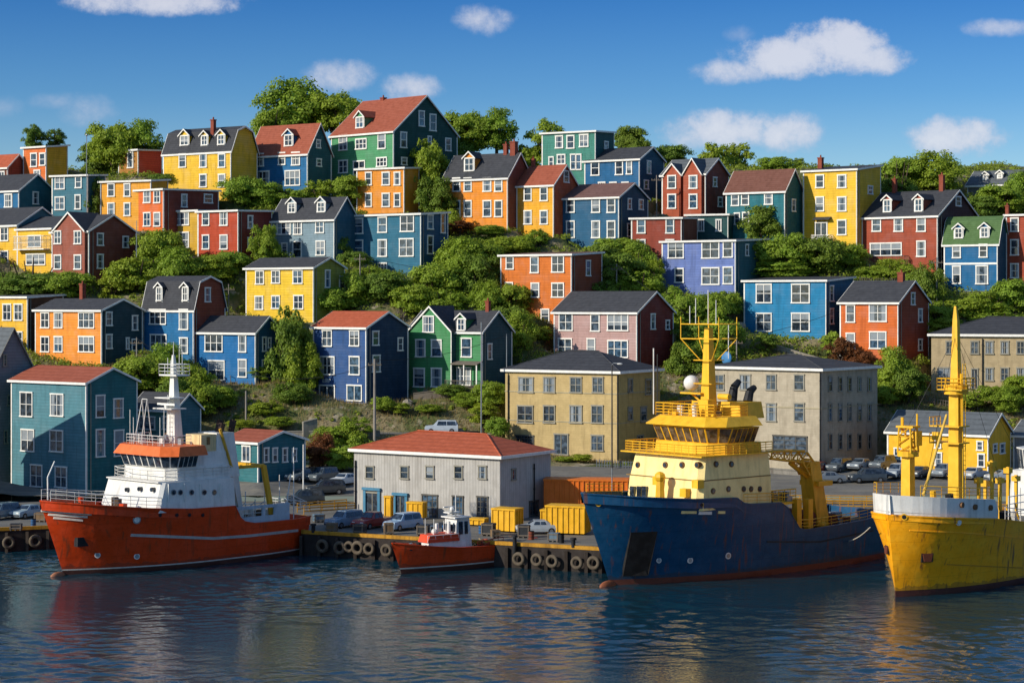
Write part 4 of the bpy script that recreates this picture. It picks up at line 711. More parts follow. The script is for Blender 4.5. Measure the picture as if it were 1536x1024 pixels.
# rocks showing through on the slope
RK = mat('lichen_rock', '#8f8676', .95, dirt=.6, scale=2)
def rock(px, py, w, label):
    d = D_of(py)-1.5; c = P(px, py, d); g = float(hillz(np.array([[c.x]]), np.array([[c.y]]))[0, 0]); m = MB(); rr = random.Random(px); m.ball((0, 0, 0), 1, 9, 6)
    m.v = [(x*rr.uniform(.75, 1.15), y*rr.uniform(.75, 1.1), z*rr.uniform(.7, 1.1)) for x, y, z in m.v]; o = m.build('rock', RK); s = w*d/F/2*1.4; o.scale = (s, s, s*.75); o.location = (c.x, c.y, g+s*.25); o.rotation_euler.z = rr.random()*6; tag(o, label, 'rock', 'rocks showing on the slope')
for a in [(560,432,14,'pale rock left of the steel blue house foot among bushes'),(600,425,16,'broken pale rock outcrop below the steel blue house'),(632,416,14,'tan rock outcrop under the right corner of the steel blue house'),(980,378,16,'pale rock left of the lavender blue house'),(965,405,12,'small tan rock below the dark red low house'),(1128,450,12,'dark rock left of the sky blue house'),(735,625,16,'brown rock left of the beige stone block'),(612,590,12,'low rock between the cobalt and green houses'),(500,700,20,'pale boulder beside the warehouse in the dry bushes'),(1110,480,14,'grey rock below the lavender blue house near the ship mast'),(690,635,10,'small rock on the bank right of the parked car')]: rock(*a)

# ---------------------------------------------------------------- ships
def wl(px, py): d = CH*F/(py-HY); return Vector(((px-CX)/F*d, d, 0))
HUL = {}
class Ship:
    def __init__(s, name, label, cat, bow, L, deg):
        b = wl(*bow); a = R(deg); s.L = L; s.o = b - Vector((math.cos(a), math.sin(a), 0))*(L/2); s.a = a
        s.root = empty(name, (s.o.x, s.o.y, 0), a); tag(s.root, label, cat); s.M = Matrix.Rotation(-a, 3, 'Z'); s.c = s.M @ (Vector((0, 0, CH))-s.o)
    def hit(s, px, py, ax, val): r = s.M @ ray(px, py); return s.c + r*((val-s.c[ax])/r[ax])
    def Y(s, px, py, y=0): return s.hit(px, py, 1, y)
    def X(s, px, py, x): return s.hit(px, py, 0, x)
    def hull(s, sheer, hw, rake, mats, bands, pd=3.2, pw=2.0, sw=.75, bul=.9, steps=(), u0=.45):
        s.sheer = sorted(sheer); xb, xs_ = s.L/2, -s.L/2; zt = s.sheer[-1][1]; s.hw = hw
        zd = lambda x: float(np.interp(x, [p[0] for p in s.sheer], [p[1] for p in s.sheer]))
        def hb(u, k):
            def f(p): return 1-max(0, (u-u0)/(1-u0))**p
            st = 1-(1-sw)*(max(0, (.3-u)/.3)**2)*(1.25-.5*k)
            v = (f(pw)*(1-k**1.3)+f(pd)*k**1.3)*st*(.90+.1*k)
            return hw*max(0.0, v)
        def X_(u, z):
            e = xb+rake*(max(0, z)/zt)**1.05; st = xs_-.25*max(0, z)/2; return st+(e-st)*u
        def pt(u, k, z=None):
            x0 = X_(u, 3); zz = zd(X_(u, zd(x0))); z_ = z if z is not None else .45+(zz-.45)*k; return X_(u, z_), hb(u, max(0, min(1, (z_-.45)/(zt-.45)+.0))), z_
        s.pt = pt; s.zd = zd; s.hb = hb
        us = sorted(set([i/46 for i in range(47)]+[.985, .995]+[q for xx in steps for q in [((xx+dx)-xs_)/(s.L+rake) for dx in (-.15, .15)]]))
        lv = [('z', -1.4), ('z', 0.0), ('z', .45), ('z', .58)]+[('k', k) for k in (.12, .26, .42, .58, .74, .88, 1.0)]
        m = MB(); grid = {}
        for sg in (1, -1):
            for i, u in enumerate(us):
                for j, (t, q) in enumerate(lv):
                    x, y, z = pt(u, None, q) if t == 'z' else pt(u, q)
                    if t == 'z' and q < 0: y *= .8
                    grid[sg, i, j] = len(m.v); m.v.append((x, sg*y, z))
            for i in range(len(us)-1):
                for j in range(len(lv)-1):
                    a = (grid[sg, i, j], grid[sg, i+1, j], grid[sg, i+1, j+1], grid[sg, i, j+1]); m.f.append(a if sg < 0 else a[::-1]); m.m.append(bands[j])
        for j in range(len(lv)-1): m.f.append((grid[1, 0, j], grid[-1, 0, j], grid[-1, 0, j+1], grid[1, 0, j+1])); m.m.append(bands[j])
        s.hullo = m.build('hull', mats, s.root, True)
        try:
            s.hullo.data.set_sharp_from_angle(angle=R(35))
        except Exception: pass
        dk = MB(); cp = MB(); top = []
        for u in us[:-1]:
            x, y, z = pt(u, 1.0); top.append((x, max(.02, y-.1), z))
        for (x0, y0, z0), (x1, y1, z1) in zip(top, top[1:]):
            dk.face([(x0, -y0, z0-bul), (x1, -y1, z1-bul), (x1, y1, z1-bul), (x0, y0, z0-bul)], 0)
            for sg in (1, -1):
                dk.face([(x0, sg*y0, z0-bul), (x1, sg*y1, z1-bul), (x1, sg*y1, z1), (x0, sg*y0, z0)], 1)
                cp.hexa([(x0, sg*y0-.1, z0-.05), (x1, sg*y1-.1, z1-.05), (x1, sg*y1+.14, z1-.05), (x0, sg*y0+.14, z0-.05), (x0, sg*y0-.1, z0+.06), (x1, sg*y1-.1, z1+.06), (x1, sg*y1+.14, z1+.06), (x0, sg*y0+.14, z0+.06)])
        dk.build('deck', [DECK, mats[bands[-1]]], s.root); cp.build('gunwale', mats[bands[-1]], s.root)
    def uof(s, x): 
        lo, hi = 0., 1.
        for _ in range(30):
            m_ = (lo+hi)/2
            if s.pt(m_, 1.0)[0] < x: lo = m_
            else: hi = m_
        return lo
    def skin(s, x, z, off=.05):       # port-side hull point at x, z
        lo, hi = 0., 1.
        for _ in range(30):
            m_ = (lo+hi)/2
            if s.pt(m_, None, z)[0] < x: lo = m_
            else: hi = m_
        return Vector((x, s.pt(lo, None, z)[1]+off, z))
    def skinpx(s, px, py, off=.05, side=1):
        y = s.hw
        for _ in range(12): p = s.hit(px, py, 1, y*side); y = .5*y+.5*s.skin(min(p.x, s.L/2+2), p.z, 0).y
        p = s.hit(px, py, 1, y*side); q = s.skin(p.x, p.z, off); q.y *= side; return q
    def stripe(s, pts, w, name, m_, off=.05):
        m = MB(); P_ = []
        for (x0, y0), (x1, y1) in zip(pts, pts[1:]):
            n = 12
            for i in range(n+1): P_.append(s.skinpx(x0+(x1-x0)*i/n, y0+(y1-y0)*i/n, off))
        for a, b in zip(P_, P_[1:]):
            if (a-b).length > 1e-3: m.hexa([a-Vector((0, .12, w/2)), b-Vector((0, .12, w/2)), b-Vector((0, 0, w/2)), a-Vector((0, 0, w/2)), a+Vector((0, -.12, w/2)), b+Vector((0, -.12, w/2)), b+Vector((0, 0, w/2)), a+Vector((0, 0, w/2))])
        m.build(name, m_, s.root)
    def port(s, px, py, r, name='porthole', m_=None, side=1, off=.03):
        p = s.skinpx(px, py, off, side); q = s.skin(p.x+.4, p.z, off); q2 = s.skin(p.x-.4, p.z, off); n = Vector((-(q.y-q2.y), .8, 0)).normalized(); n.y *= side; m = MB()
        m.tube(p-n*.15, p+n*.03, r, n=14, mi=0); m.tube(p-n*.1, p+n*.05, r*.68, n=14, mi=1); return m.build(name, m_ or [WHITE, PANE[0]], s.root)
    def deckrail(s, x0, x1, name='railing', m_=None, base=0, sides=(1, -1), hgt=1.0, inset=.15):
        for sg in sides:
            m = MB(); pts = []; n = max(2, int((x1-x0)/1.5))
            for i in range(n+1):
                x = x0+(x1-x0)*i/n; u = s.uof(x); a, b, c = s.pt(u, 1.0); pts.append((a, sg*max(0.05, b-inset), c+base))
            rail_run(m, pts, hgt, .032, 3, 1.5); m.build(name, m_ or WHITE, s.root)
DECK = mat('ship_deck_green_grey', '#59564a', .85, dirt=.6)
SW = mat('ship_white_paint', '#dcd9cf', .45, dirt=.35, scale=.8); SO = mat('ship_orange_roof', '#df6a2c', .5, dirt=.3)
def house_block(par, x0, x1, hw0, hw1, z0, z1, rake, m_, name='superstructure', ch=.5, skew=0, xr=0):
    b = [(x0, -hw0), (x1-ch, -hw0), (x1, -hw0+ch), (x1, hw0-ch), (x1-ch, hw0), (x0, hw0)]; f = hw1/hw0
    t = [(x0+xr, -hw1), (x1-rake-ch, -hw1), (x1-rake, -hw1+ch), (x1-rake, hw1-ch), (x1-rake-ch, hw1), (x0+xr, hw1)]
    m = MB(); m.prism([(x, y, z0) for x, y in b], [(x, y, z1) for x, y in t]); return m.build(name, m_, par), b, t
def bridge(par, x0, x1, hw, z0, z1, out, m_, n_front, n_side, ch=1.2, glass=None, sill=.06):
    """wheelhouse: outward-leaning window band between z0 and z1; every window a part"""
    def foot(e): return [(x0, -hw-e), (x1-ch, -hw-e), (x1+e, -hw+ch-e*.3), (x1+e, hw-ch+e*.3), (x1-ch, hw+e), (x0, hw+e)]
    b, t = foot(0), foot(out); m = MB(); m.prism([(x, y, z0) for x, y in b], [(x, y, z1) for x, y in t]); wo_ = m.build('wheelhouse', m_, par)
    cnt = [n_side, 2, n_front, 2, n_side, 0]
    for e in range(5):
        pb, qb, pt_, qt = Vector((*b[e], z0)), Vector((*b[e+1], z0)), Vector((*t[e], z1)), Vector((*t[e+1], z1)); n = cnt[e]
        nn = (qb-pb).cross(pt_-pb).normalized()
        for i in range(n):
            g = .09; a0, a1 = (i+g)/n, (i+1-g)/n
            def q(u, v): return pb.lerp(qb, u).lerp(pt_.lerp(qt, u), v)
            c = [q(a0, sill), q(a1, sill), q(a1, .94), q(a0, .94)]; k = MB(); k.prism([p-nn*.05 for p in c], [p+nn*.035 for p in c]); k.build('window', glass or PANE[0], wo_)
    return wo_
def clutter(par, pts, name, mats, seed, n=12, size=.5):
    g = random.Random(seed); one = {'deck_gear': 'gear_locker', 'foredeck_gear': 'gear_locker', 'roof_gear': 'roof_box', 'winch_gear': 'winch_part', 'aft_deck_gear': 'deck_crate', 'bow_winch': 'winch_part', 'bow_gear': 'gear_box'}[name]
    for i in range(n):
        m = MB()
        x = g.uniform(pts[0], pts[1]); y = g.uniform(pts[2], pts[3]); z = pts[4]; q = size*g.uniform(.4, 1.1); hh = q*g.uniform(.6, 1.6); mi = g.randrange(len(mats)); a = g.random()*3
        ca, sa = math.cos(a)*q/2, math.sin(a)*q/2; b = [(x+ca, y+sa), (x-sa, y+ca), (x-ca, y-sa), (x+sa, y-ca)]
        if g.random() < .6: m.prism([(X, Y, z) for X, Y in b], [(X, Y, z+hh) for X, Y in b], mi)
        else: m.tube((x, y, z), (x+q*.2, y, z+hh*1.2), q*.35, q*.3, 8, mi)
        m.m = [0]*len(m.m); m.build(one, mats[mi], par)

# --- red and white ship
RH = mat('red_hull_paint', '#d0400c', .42, 'hull'); RB = mat('dark_red_antifouling', '#571a12', .6, 'hull'); WL_ = mat('white_waterline', '#c9c2b2', .5)
S = Ship('research_ship', 'large red-hulled ship with white superstructure and tall white mast, moored at left', 'ship', (95, 862), 28, -134)
S.hull([(-18, 4.1), (-12, 3.8), (-6.0, 3.9), (-4.2, 4.3), (-3.6, 5.9), (2, 6.0), (7, 6.4), (12, 7.0), (20, 7.9)], 5.45, 2.9, [RH, RB, WL_], [1, 1, 2, 0, 0, 0, 0, 0, 0, 0], steps=(-4.0,), sw=.8, pd=4.8)
xc = S.Y(231, 745, 4.6).x; z0 = 5.88; z1 = S.Y(236, 724, 4.3).z; xa = S.Y(346, 745, 4.3).x
house_block(S.root, xa, xc, 5.05, 4.85, z0, z1, .9, SW, 'lower_deckhouse', .35)
x2 = S.Y(254, 690, 4.2).x; z2 = S.Y(264, 701, 3.8).z; z3 = S.Y(264, 683, 3.8).z; z4 = S.Y(264, 669, 3.8).z
house_block(S.root, xa+.3, x2, 4.4, 4.3, z1, z2, .0, SW, 'upper_deckhouse', .9)
xw = S.Y(292, 690, 4.2).x
house_block(S.root, xa+.3, xw, 4.0, 3.9, z2, z3+.2, 0, SW, 'aft_wheelhouse', .3)
bridge(S.root, xw, x2+.2, 4.4, z2, z3, .45, SW, 6, 4, 1.1)
house_block(S.root, xw-.8, x2+1.1, 5.4, 4.9, z3, z4, .5, SO, 'orange_roof', 1.4)
m = MB(); m.box(xa+.2, x2+1.6, -4.5, 4.5, z1-.02, z1+.1); m.build('bridge_deck', SW, S.root)
m = MB(); rail_run(m, [(xa, 4.4, z1+.1), (x2+.6, 4.4, z1+.1), (x2+1.5, 2.6, z1+.1), (x2+1.5, -2.6, z1+.1), (x2+.6, -4.4, z1+.1), (xa, -4.4, z1+.1)], 1.05, .035, 3, 1.1); m.build('railing', SW, S.root)
m = MB(); rail_run(m, [(xw, 3.6, z4), (x2, 3.2, z4), (x2, -3.2, z4), (xw, -3.6, z4)], 1.0, .03, 3, .9); m.build('railing', SW, S.root)
for px, py in ((190,734),(209,733),(228,734)):
    p = S.X(px, py, xc-.4); m = MB(); m.tube((p.x-.5, p.y, p.z), (p.x+.12, p.y, p.z), .22, n=12); m.build('porthole', PANE[0], S.root)
for px in (260, 270, 287, 306, 321): 
    p = S.Y(px, 738, 4.9); m = MB(); m.tube((p.x, 4.0, p.z), (p.x, 5.0, p.z), .3, n=12, mi=0); m.tube((p.x, 4.0, p.z), (p.x, 5.03, p.z), .22, n=12, mi=1); m.build('porthole', [STEEL, PANE[0]], S.root)
for px in (176, 192, 218, 240, 265, 284, 304): S.port(px, 772 if px > 200 else 771, .2, m_=[RB, DARK])
S.port(205, 779, .42, 'anchor_hawse', [STEEL, SW]); S.port(146, 832, .3, 'thruster_mark', [SW, STEEL]); S.port(205, 834, .3, 'thruster_mark', [SW, STEEL])
p = S.skinpx(124, 812, .06); m = MB(); m.box(p.x-.9, p.x+.7, p.y-.5, p.y+.12, p.z-.45, p.z+.45); m.build('anchor_pocket', DARK, S.root)
S.stripe([(196, 802), (320, 807), (375, 803), (447, 795)], .28, 'rubbing_strake', mat('grey_white_strake', '#b5aca0', .6))
for a in (((66,766),(137,771)), ((72,771),(131,775)), ((80,776),(124,780))): S.stripe([a[0], a[1]], .22, 'bow_stripe', mat('bow_stripe_white', '#cfc0b0', .6))
m = MB(); S.deckrail(x2+1.5, 16.0, 'railing', SW, 0, (1, -1), 1.1)
# mast
mx_ = S.Y(262, 640, 0).x; zt = S.Y(265, 512, 0).z; m = MB(); zb = z4
def quad(x, y, z, a, b): return [(x-a, y-b, z), (x+a, y-b, z), (x+a, y+b, z), (x-a, y+b, z)]
za = S.Y(262, 562, 0).z
m.prism(quad(mx_, 0, zb, .55, .75), quad(mx_+.1, 0, za, .24, .3)); m.prism(quad(mx_+.1, 0, za, .28, .3), quad(mx_+.15, 0, zt-1.4, .12, .12)); m.tube((mx_+.15, 0, zt-1.4), (mx_+.15, 0, zt), .05, .03); m.build('mast', SW, S.root)
m = MB(); m.box(mx_-.8, mx_+.9, -1.5, 1.5, za-.1, za+.06); rail_run(m, [(mx_-.8, -1.5, za), (mx_-.8, 1.5, za), (mx_+.9, 1.5, za), (mx_+.9, -1.5, za), (mx_-.8, -1.5, za)], 1.1, .035, 3, .9); m.build('crow_nest', SW, S.root)
for z_, w_ in ((S.Y(262,612,0).z, 1.6), (S.Y(262,596,0).z, 1.3)):
    m = MB(); m.box(mx_-.3, mx_+1.6, -w_, w_, z_-.06, z_+.06); m.build('mast_platform', SW, S.root)
m = MB(); z_ = S.Y(262,607,0).z; m.box(mx_+1.0, mx_+1.2, -1.4, 1.6, z_, z_+.22); m.tube((mx_+1.1, 0, z_-.5), (mx_+1.1, 0, z_), .2); m.build('radar_scanner', SW, S.root)
for y_ in (-1.2, -.7, .8, 1.3): m = MB(); m.tube((mx_, y_, za), (mx_, y_, za+random.uniform(1.5, 3)), .035); m.build('antenna', SW, S.root)
for y_ in (-3, -2.4, 2.2, 2.9): m = MB(); m.tube((x2-.3, y_, z4), (x2-.3, y_, z4+2.6+random.random()*2), .04); m.build('antenna', SW, S.root)
m = MB()
for y_ in (-3, -1.8): m.path([(x2-.8, y_, z4), (x2-1.2, y_*.7, z4+4.6), (x2-2.2, y_, z4)], .05)
m.path([(x2-1.2, -2.1, z4+4.6), (x2-1.2, -1.26, z4+4.6)], .05)
for k in range(9): m.tube((mx_+.75, -.3, zb+.5*k+.3), (mx_+.75, .3, zb+.5*k+.3), .03)
for y_ in (-.3, .3): m.tube((mx_+.8, y_, zb), (mx_+.65, y_, zb+5), .035)
m.build('mast_ladder', SW, S.root)
# funnel, vents and stern gear
fz = S.Y(332, 648, 3).z; fx0, fx1 = S.Y(346, 690, 3).x, S.Y(318, 690, 3).x
m = MB(); m.prism([(fx0-.5, .4, z1), (fx1+.2, .4, z1), (fx1+.2, 3.9, z1), (fx0-.5, 3.9, z1)], [(fx0+.2, .6, fz), (fx1, .6, fz), (fx1, 3.8, fz), (fx0+.2, 3.8, fz)]); m.build('funnel', SW, S.root)
m = MB(); m.prism([(fx1+.1, 1.2, z3), (fx1+2.0, 1.2, z3), (fx1+2.0, 3.8, z3), (fx1+.1, 3.8, z3)], [(fx1+.1, 1.2, fz-.1), (fx1+2.0, 1.2, fz-.1), (fx1+2.0, 3.8, fz-.1), (fx1+.1, 3.8, fz-.1)]); m.box(fx1+.9, fx1+1.3, 3.8, 3.84, z3+.9, z3+1.7, 1); m.build('vent_house', [mat('cream_paint', '#d8c08c', .6, dirt=.5), PANE[0]], S.root)
m = MB()
for k, (dx, dy) in enumerate(((.3, 1.2), (.9, 2.0), (1.4, 3.0), (-.2, 2.8))): m.tube((fx0+dx, dy, fz), (fx0+dx-.3, dy, fz+.9+.3*(k % 2)), .32, .36, 8)
m.build('exhaust_pipe', mat('sooty_brown', '#3a2a22', .9), S.root)
m = MB(); ya = 3.9; p = [S.Y(330, 643, ya), S.Y(347, 700, ya)]; m.tube(p[0], p[1], .16); m.build('yellow_stay', mat('dull_yellow', '#c99a2c', .6), S.root)
YG = mat('ship_yellow_gear', '#d9a425', .5, dirt=.4)
m = MB(); zA = S.Y(390, 697, 3).z; xg0, xg1 = S.Y(346, 697, 3).x, S.Y(392, 697, 3).x; zdk = 3.2
for y_ in (-3.4, 3.4): m.prism([(xg1-1.6, y_-.2, zdk), (xg1-1.1, y_-.2, zdk), (xg1-1.1, y_+.2, zdk), (xg1-1.6, y_+.2, zdk)], [(xg1-.2, y_-.2, zA), (xg1+.3, y_-.2, zA), (xg1+.3, y_+.2, zA), (xg1-.2, y_+.2, zA)]); m.box(xg1, xg0, y_-.14, y_+.14, zA-.2, zA+.1)
m.box(xg1-.2, xg1+.4, -3.2, 3.2, zA-.3, zA+.1); m.build('gantry_frame', YG, S.root)
m = MB(); 
for k in range(5): x = xa-1-k*1.3; m.tube((x, 2.2, 3.4), (x, 2.2, 6.0+random.random()), .06); m.tube((x, -1.5, 3.4), (x, 2.2, 5.8), .05)
for z_ in (4.6, 5.6): m.tube((xa-.5, 2.3, z_), (xa-6.5, 2.3, z_), .05)
m.build('deck_frames', SW, S.root)
m = MB(); m.ball((xa-2.6, .8, 5.6), 1.0, sq=(1.6, .8, .7)); m.build('work_boat', SW, S.root, True)
m = MB(); m.prism([(xa-3.2, 2.0, 4.3), (xa-2.7, 2.0, 4.3), (xa-2.7, 2.5, 4.3), (xa-3.2, 2.5, 4.3)], [(xa-2.4, 2.0, 9.0), (xa-1.5, 2.0, 9.4), (xa-1.5, 2.5, 9.4), (xa-2.4, 2.5, 9.0)]); m.build('crane_arm', SW, S.root)
m = MB(); sx0, sx1 = S.Y(435, 760, 4.4).x, S.Y(348, 760, 4.4).x; zz = S.Y(400, 757, 4.4).z
for x0_, x1_ in ((sx0, sx0+2.1), (sx1-1.0, sx1+.3), ((sx0+sx1)/2-.6, (sx0+sx1)/2-.2)):
    m.box(x0_, x1_, 4.15, 4.32, 3.5, zz)
m.box(sx0, sx1, 4.12, 4.35, zz-.3, zz+.02); m.box(sx0, sx1, 4.13, 4.34, 3.4, 4.5); m.build('stern_bulwark', mat('pale_blue_grey_paint', '#a9bcc4', .5, dirt=.4), S.root)
m = MB(); m.path([(sx0, 3.9, zz), (sx0-.5, 3.9, zz+3)], .06); m.tube((sx0-1.5, 3.2, 3.5), (sx0-1.5, 3.2, 11.4), .06); m.tube((-13.5, 0, 3.5), (-13.5, 0, 8.2), .05); rail_run(m, [(sx0, 3.9, zz), (-14.6, 3.3, 4.4), (-14.8, -3.3, 4.4)], 1.0, .035, 3, 1.1); m.build('stern_railing', SW, S.root)
clutter(S.root, (sx0, sx1, -3, 3.4, 3.2), 'deck_gear', [mat('gear_brown', '#5a4632', .8), YG, SW, DARK], 4, 26, 1.1)
clutter(S.root, (xc+.6, 14, -2.4, 2.4, 6.0), 'foredeck_gear', [mat('gear_brown', '#5a4632', .8), SW, RH], 9, 14, .9)
m = MB(); q = S.X(100, 735, xc+5); m.path([(14.8, -1.5, 7.4), (14.9, -1.4, 9.6), (14.2, -1.2, 11.2)], .08); m.build('bow_davit', SW, S.root)
m = MB(); m.ball((14.6, 0, -.1), .62, sq=(1.5, .5, .8)); m.build('bulbous_bow', mat('worn_tan_antifouling', '#a06a4a', .7, dirt=.5), S.root, True)
clutter(S.root, (xa, x2-1, -3.2, 3.2, z4-.05), 'roof_gear', [SW, STEEL, mat('gear_brown', '#5a4632', .8)], 19, 18, .8)

for i, px in enumerate((252, 276, 300, 330)): a, b = S.Y(px, 724, 4.92), S.Y(px, 752, 4.92); m = MB(); m.box(a.x-.04, a.x+.04, 4.88, 5.08, b.z, a.z-.1); m.build('stiffener', SW, S.root)
# --- blue and yellow ship
BH = mat('navy_hull_paint', (.005, .060, .135, 1), .38, 'hull'); BB = mat('brick_antifouling', '#7c3826', .6, 'hull'); CY = mat('cream_yellow_paint', '#f2d98e', .5, dirt=.35, scale=.7); SY = mat('strong_yellow_paint', '#e9b224', .5, dirt=.3)
S = Ship('supply_ship', 'large navy blue ship with cream yellow superstructure and yellow lattice mast', 'ship', (915, 878), 36.5, -139)
xs1 = S.Y(1101, 752, 4.6).x; xs2 = S.Y(1166, 760, 4.6).x; xs3 = S.Y(1190, 795, 4.6).x
S.hull([(-20, 5.0), (-14, 4.4), (xs3-1, 4.1), (xs3, 4.3), (xs2, 7.1), (xs1-.6, 7.3), (xs1+.2, 8.0), (12, 8.2), (17, 8.6), (24, 9.2)], 5.8, 3.9, [BH, BB], [1, 1, 1, 0, 0, 0, 0, 0, 0, 0], pd=4.8, pw=2.0, sw=.8)
xc = S.Y(1052, 700, 5.0).x; z1 = S.Y(1060, 684, 4.2).z; xa = S.Y(1148, 720, 4.4).x; z0 = 7.02; zm = S.Y(1060, 719, 4.3).z
house_block(S.root, xa, xc+.5, 5.2, 5.1, z0, zm, .35, CY, 'lower_superstructure', .5)
house_block(S.root, xa, xc+.12, 5.05, 4.8, zm, z1, .5, CY, 'upper_superstructure', .5)
m = MB(); m.box(xa, xc+.2, -5.1, 5.12, zm-.05, zm+.05); m.build('deck_seam', mat('brown_seam', '#8a6a3a', .8), S.root)
x2 = S.Y(1076, 664, 4.6).x; z2 = S.Y(1085, 665, 4.2).z; z3 = S.Y(1085, 641, 4.2).z; z4 = S.Y(1085, 626, 4.2).z; xw = S.Y(1130, 650, 4.6).x
m = MB(); m.box(xa, xc+.4, -5.7, 5.4, z1, z1+.12); m.build('bridge_deck', SY, S.root)
house_block(S.root, xa+1, x2+.3, 4.8, 4.7, z1+.12, z2, .1, SY, 'bridge_base', 1.2)
bridge(S.root, xw, x2, 4.7, z2, z3, .7, SY, 7, 5, 1.4, mat('bronze_glass', (.05, .035, .02, 1), .12, 'glass', spec=.6))
house_block(S.root, xw-.4, x2+1.2, 5.5, 4.6, z3+.1, z4, 1.2, SY, 'bridge_roof', 1.5)
m = MB()
def ring(z, h_=1.1): rail_run(m, [(xa, 5.3, z), (xc-.4, 5.3, z), (xc+.3, 4.6, z), (xc+.3, -5.1, z), (xc-.4, -5.6, z), (xa, -5.6, z)], h_, .045, 4, .9)
ring(z1+.1, 1.0); m.build('railing', SY, S.root)
m = MB(); rail_run(m, [(xw, 3.8, z4), (x2-.4, 3.8, z4), (x2, -3.8, z4), (xw, -3.8, z4), (xw, 3.8, z4)], 1.2, .045, 4, 1.0); m.build('railing', SY, S.root)
for px in (957, 998, 1023, 1046):
    p = S.X(px, 697, xc-.1); m = MB(); m.tube((p.x-.6, p.y, p.z), (p.x+.1, p.y, p.z), .3, n=12); m.tube((p.x-.6, p.y, p.z), (p.x+.14, p.y, p.z), .2, n=12, mi=1); m.build('porthole', [mat('brown_ring', '#6a4a28', .6), PANE[0]], S.root)
for px, py in ((1076,696),(1099,696),(1069,736),(1092,733),(1115,733),(1126,733),(1139,733)):
    p = S.Y(px, py, 5.1); m = MB(); m.tube((p.x, 4.0, p.z), (p.x, 5.2 if py > 710 else 5.0, p.z), .3, n=12); m.tube((p.x, 4.0, p.z), (p.x, 5.24 if py > 710 else 5.04, p.z), .2, n=12, mi=1); m.build('porthole', [mat('brown_ring', '#6a4a28', .6), PANE[0]], S.root)
for px in (951, 961, 969): p = S.X(px, 737, xc+.3); m = MB(); m.box(p.x-.5, p.x+.3, p.y-.28, p.y+.28, p.z-.55, p.z+.55); m.build('door', PANE[0], S.root)
for px, py in ((989,722),(1048,727),(1030,740)): p = S.X(px, py, xc+.4); m = MB(); m.box(p.x-.3, p.x+.55, p.y-.4, p.y+.4, p.z-.3, p.z+.5); m.build('wall_locker', SY, S.root)
p = S.X(990, 740, xc+1.5); m = MB(); m.tube((p.x, p.y, 7.2), (p.x, p.y, p.z+1.5), .5, .35, 8); m.ball((p.x, p.y, p.z+1.6), .55, 8, 6); m.build('capstan', SY, S.root)
# mast with crosstrees
mx_ = S.Y(1063, 600, 0).x; za = S.Y(1063, 492, 0).z; m = MB(); m.prism(quad(mx_, 0, z4-.1, .62, .62), quad(mx_, 0, za, .3, .3)); m.tube((mx_, 0, za), (mx_, 0, S.Y(1063, 452, 0).z), .07, .03); m.build('mast', SY, S.root)
m = MB()
def fr(z, a, b):
    for q0, q1 in zip([(-a, -b), (a, -b), (a, b), (-a, b)], [(a, -b), (a, b), (-a, b), (-a, -b)]): m.tube((mx_+q0[0], q0[1], z), (mx_+q1[0], q1[1], z), .06)
zp = [S.Y(1063, y, 0).z for y in (486, 508, 540, 575)]
for z in zp[:2]: fr(z, 1.3, 2.6)
for z in zp[2:]: fr(z, .9, 1.2)
for a, b in ((-1.3, -2.6), (1.3, -2.6), (1.3, 2.6), (-1.3, 2.6)): m.tube((mx_+a, b, zp[1]), (mx_+a, b, zp[0]+.7), .05); m.tube((mx_+a*.3, b*.3, zp[2]), (mx_+a, b, zp[1]), .05)
for k in range(9): z = zp[3]+(zp[1]-zp[3])*k/8; m.tube((mx_-.9, -1.1, z), (mx_-.9, -.5, z), .035)
for y in (-1.1, -.5): m.tube((mx_-.9, y, z4), (mx_-.9, y, zp[1]), .045)
m.build('mast_frame', SY, S.root)
for y_, a, b in ((-2.6, 0, 1.8), (-1.5, .3, 2.6), (2.5, -.2, -3.4), (1.0, 0, 2.4), (0.4, .5, 3.4)): m = MB(); m.tube((mx_+a, y_, zp[0]), (mx_+a, y_, zp[0]+b), .045); m.build('antenna', SW, S.root)
m = MB(); m.tube((x2-.5, -4.6, z4), (x2-.5, -4.6, z4+6.6), .07); m.build('antenna', SW, S.root)
p = S.Y(1037, 576, 0); m = MB(); m.ball((mx_+.3, S.X(1037, 576, mx_+.3).y, p.z), .78, 16, 12); m.build('radar_dome', SW, S.root, True)
q = S.X(1037, 576, mx_+.3); m = MB(); m.box(mx_-.3, mx_+1, q.y-.9, -.2, q.z-.95, q.z-.8); m.tube((mx_+.3, q.y, q.z-.9), (mx_, 0, q.z-2.4), .1); m.build('dome_bracket', SY, S.root)
m = MB(); f0, f1 = S.Y(1133, 612, 2.5), S.Y(1102, 612, 2.5); zf = S.Y(1110, 602, 2).z; m.prism([(f0.x, 0.2, z4-.3), (f1.x+.5, 0.2, z4-.3), (f1.x+.5, 3.7, z4-.3), (f0.x, 3.7, z4-.3)], [(f0.x+.1, .5, zf), (f1.x+.2, .5, zf), (f1.x+.2, 3.4, zf), (f0.x+.1, 3.4, zf)]); m.build('funnel', SY, S.root)
m = MB()
for k, (dx, dy, hh) in enumerate(((2.0, 1.2, 2.0), (1.0, 2.4, 1.4))): m.tube((f0.x+dx, dy, zf), (f0.x+dx-.3, dy, zf+hh*.7), .5, .42, 9); m.tube((f0.x+dx-.3, dy, zf+hh*.7), (f0.x+dx-1.0, dy, zf+hh), .42, .3, 9)
m.build('exhaust_pipe', DARK, S.root)
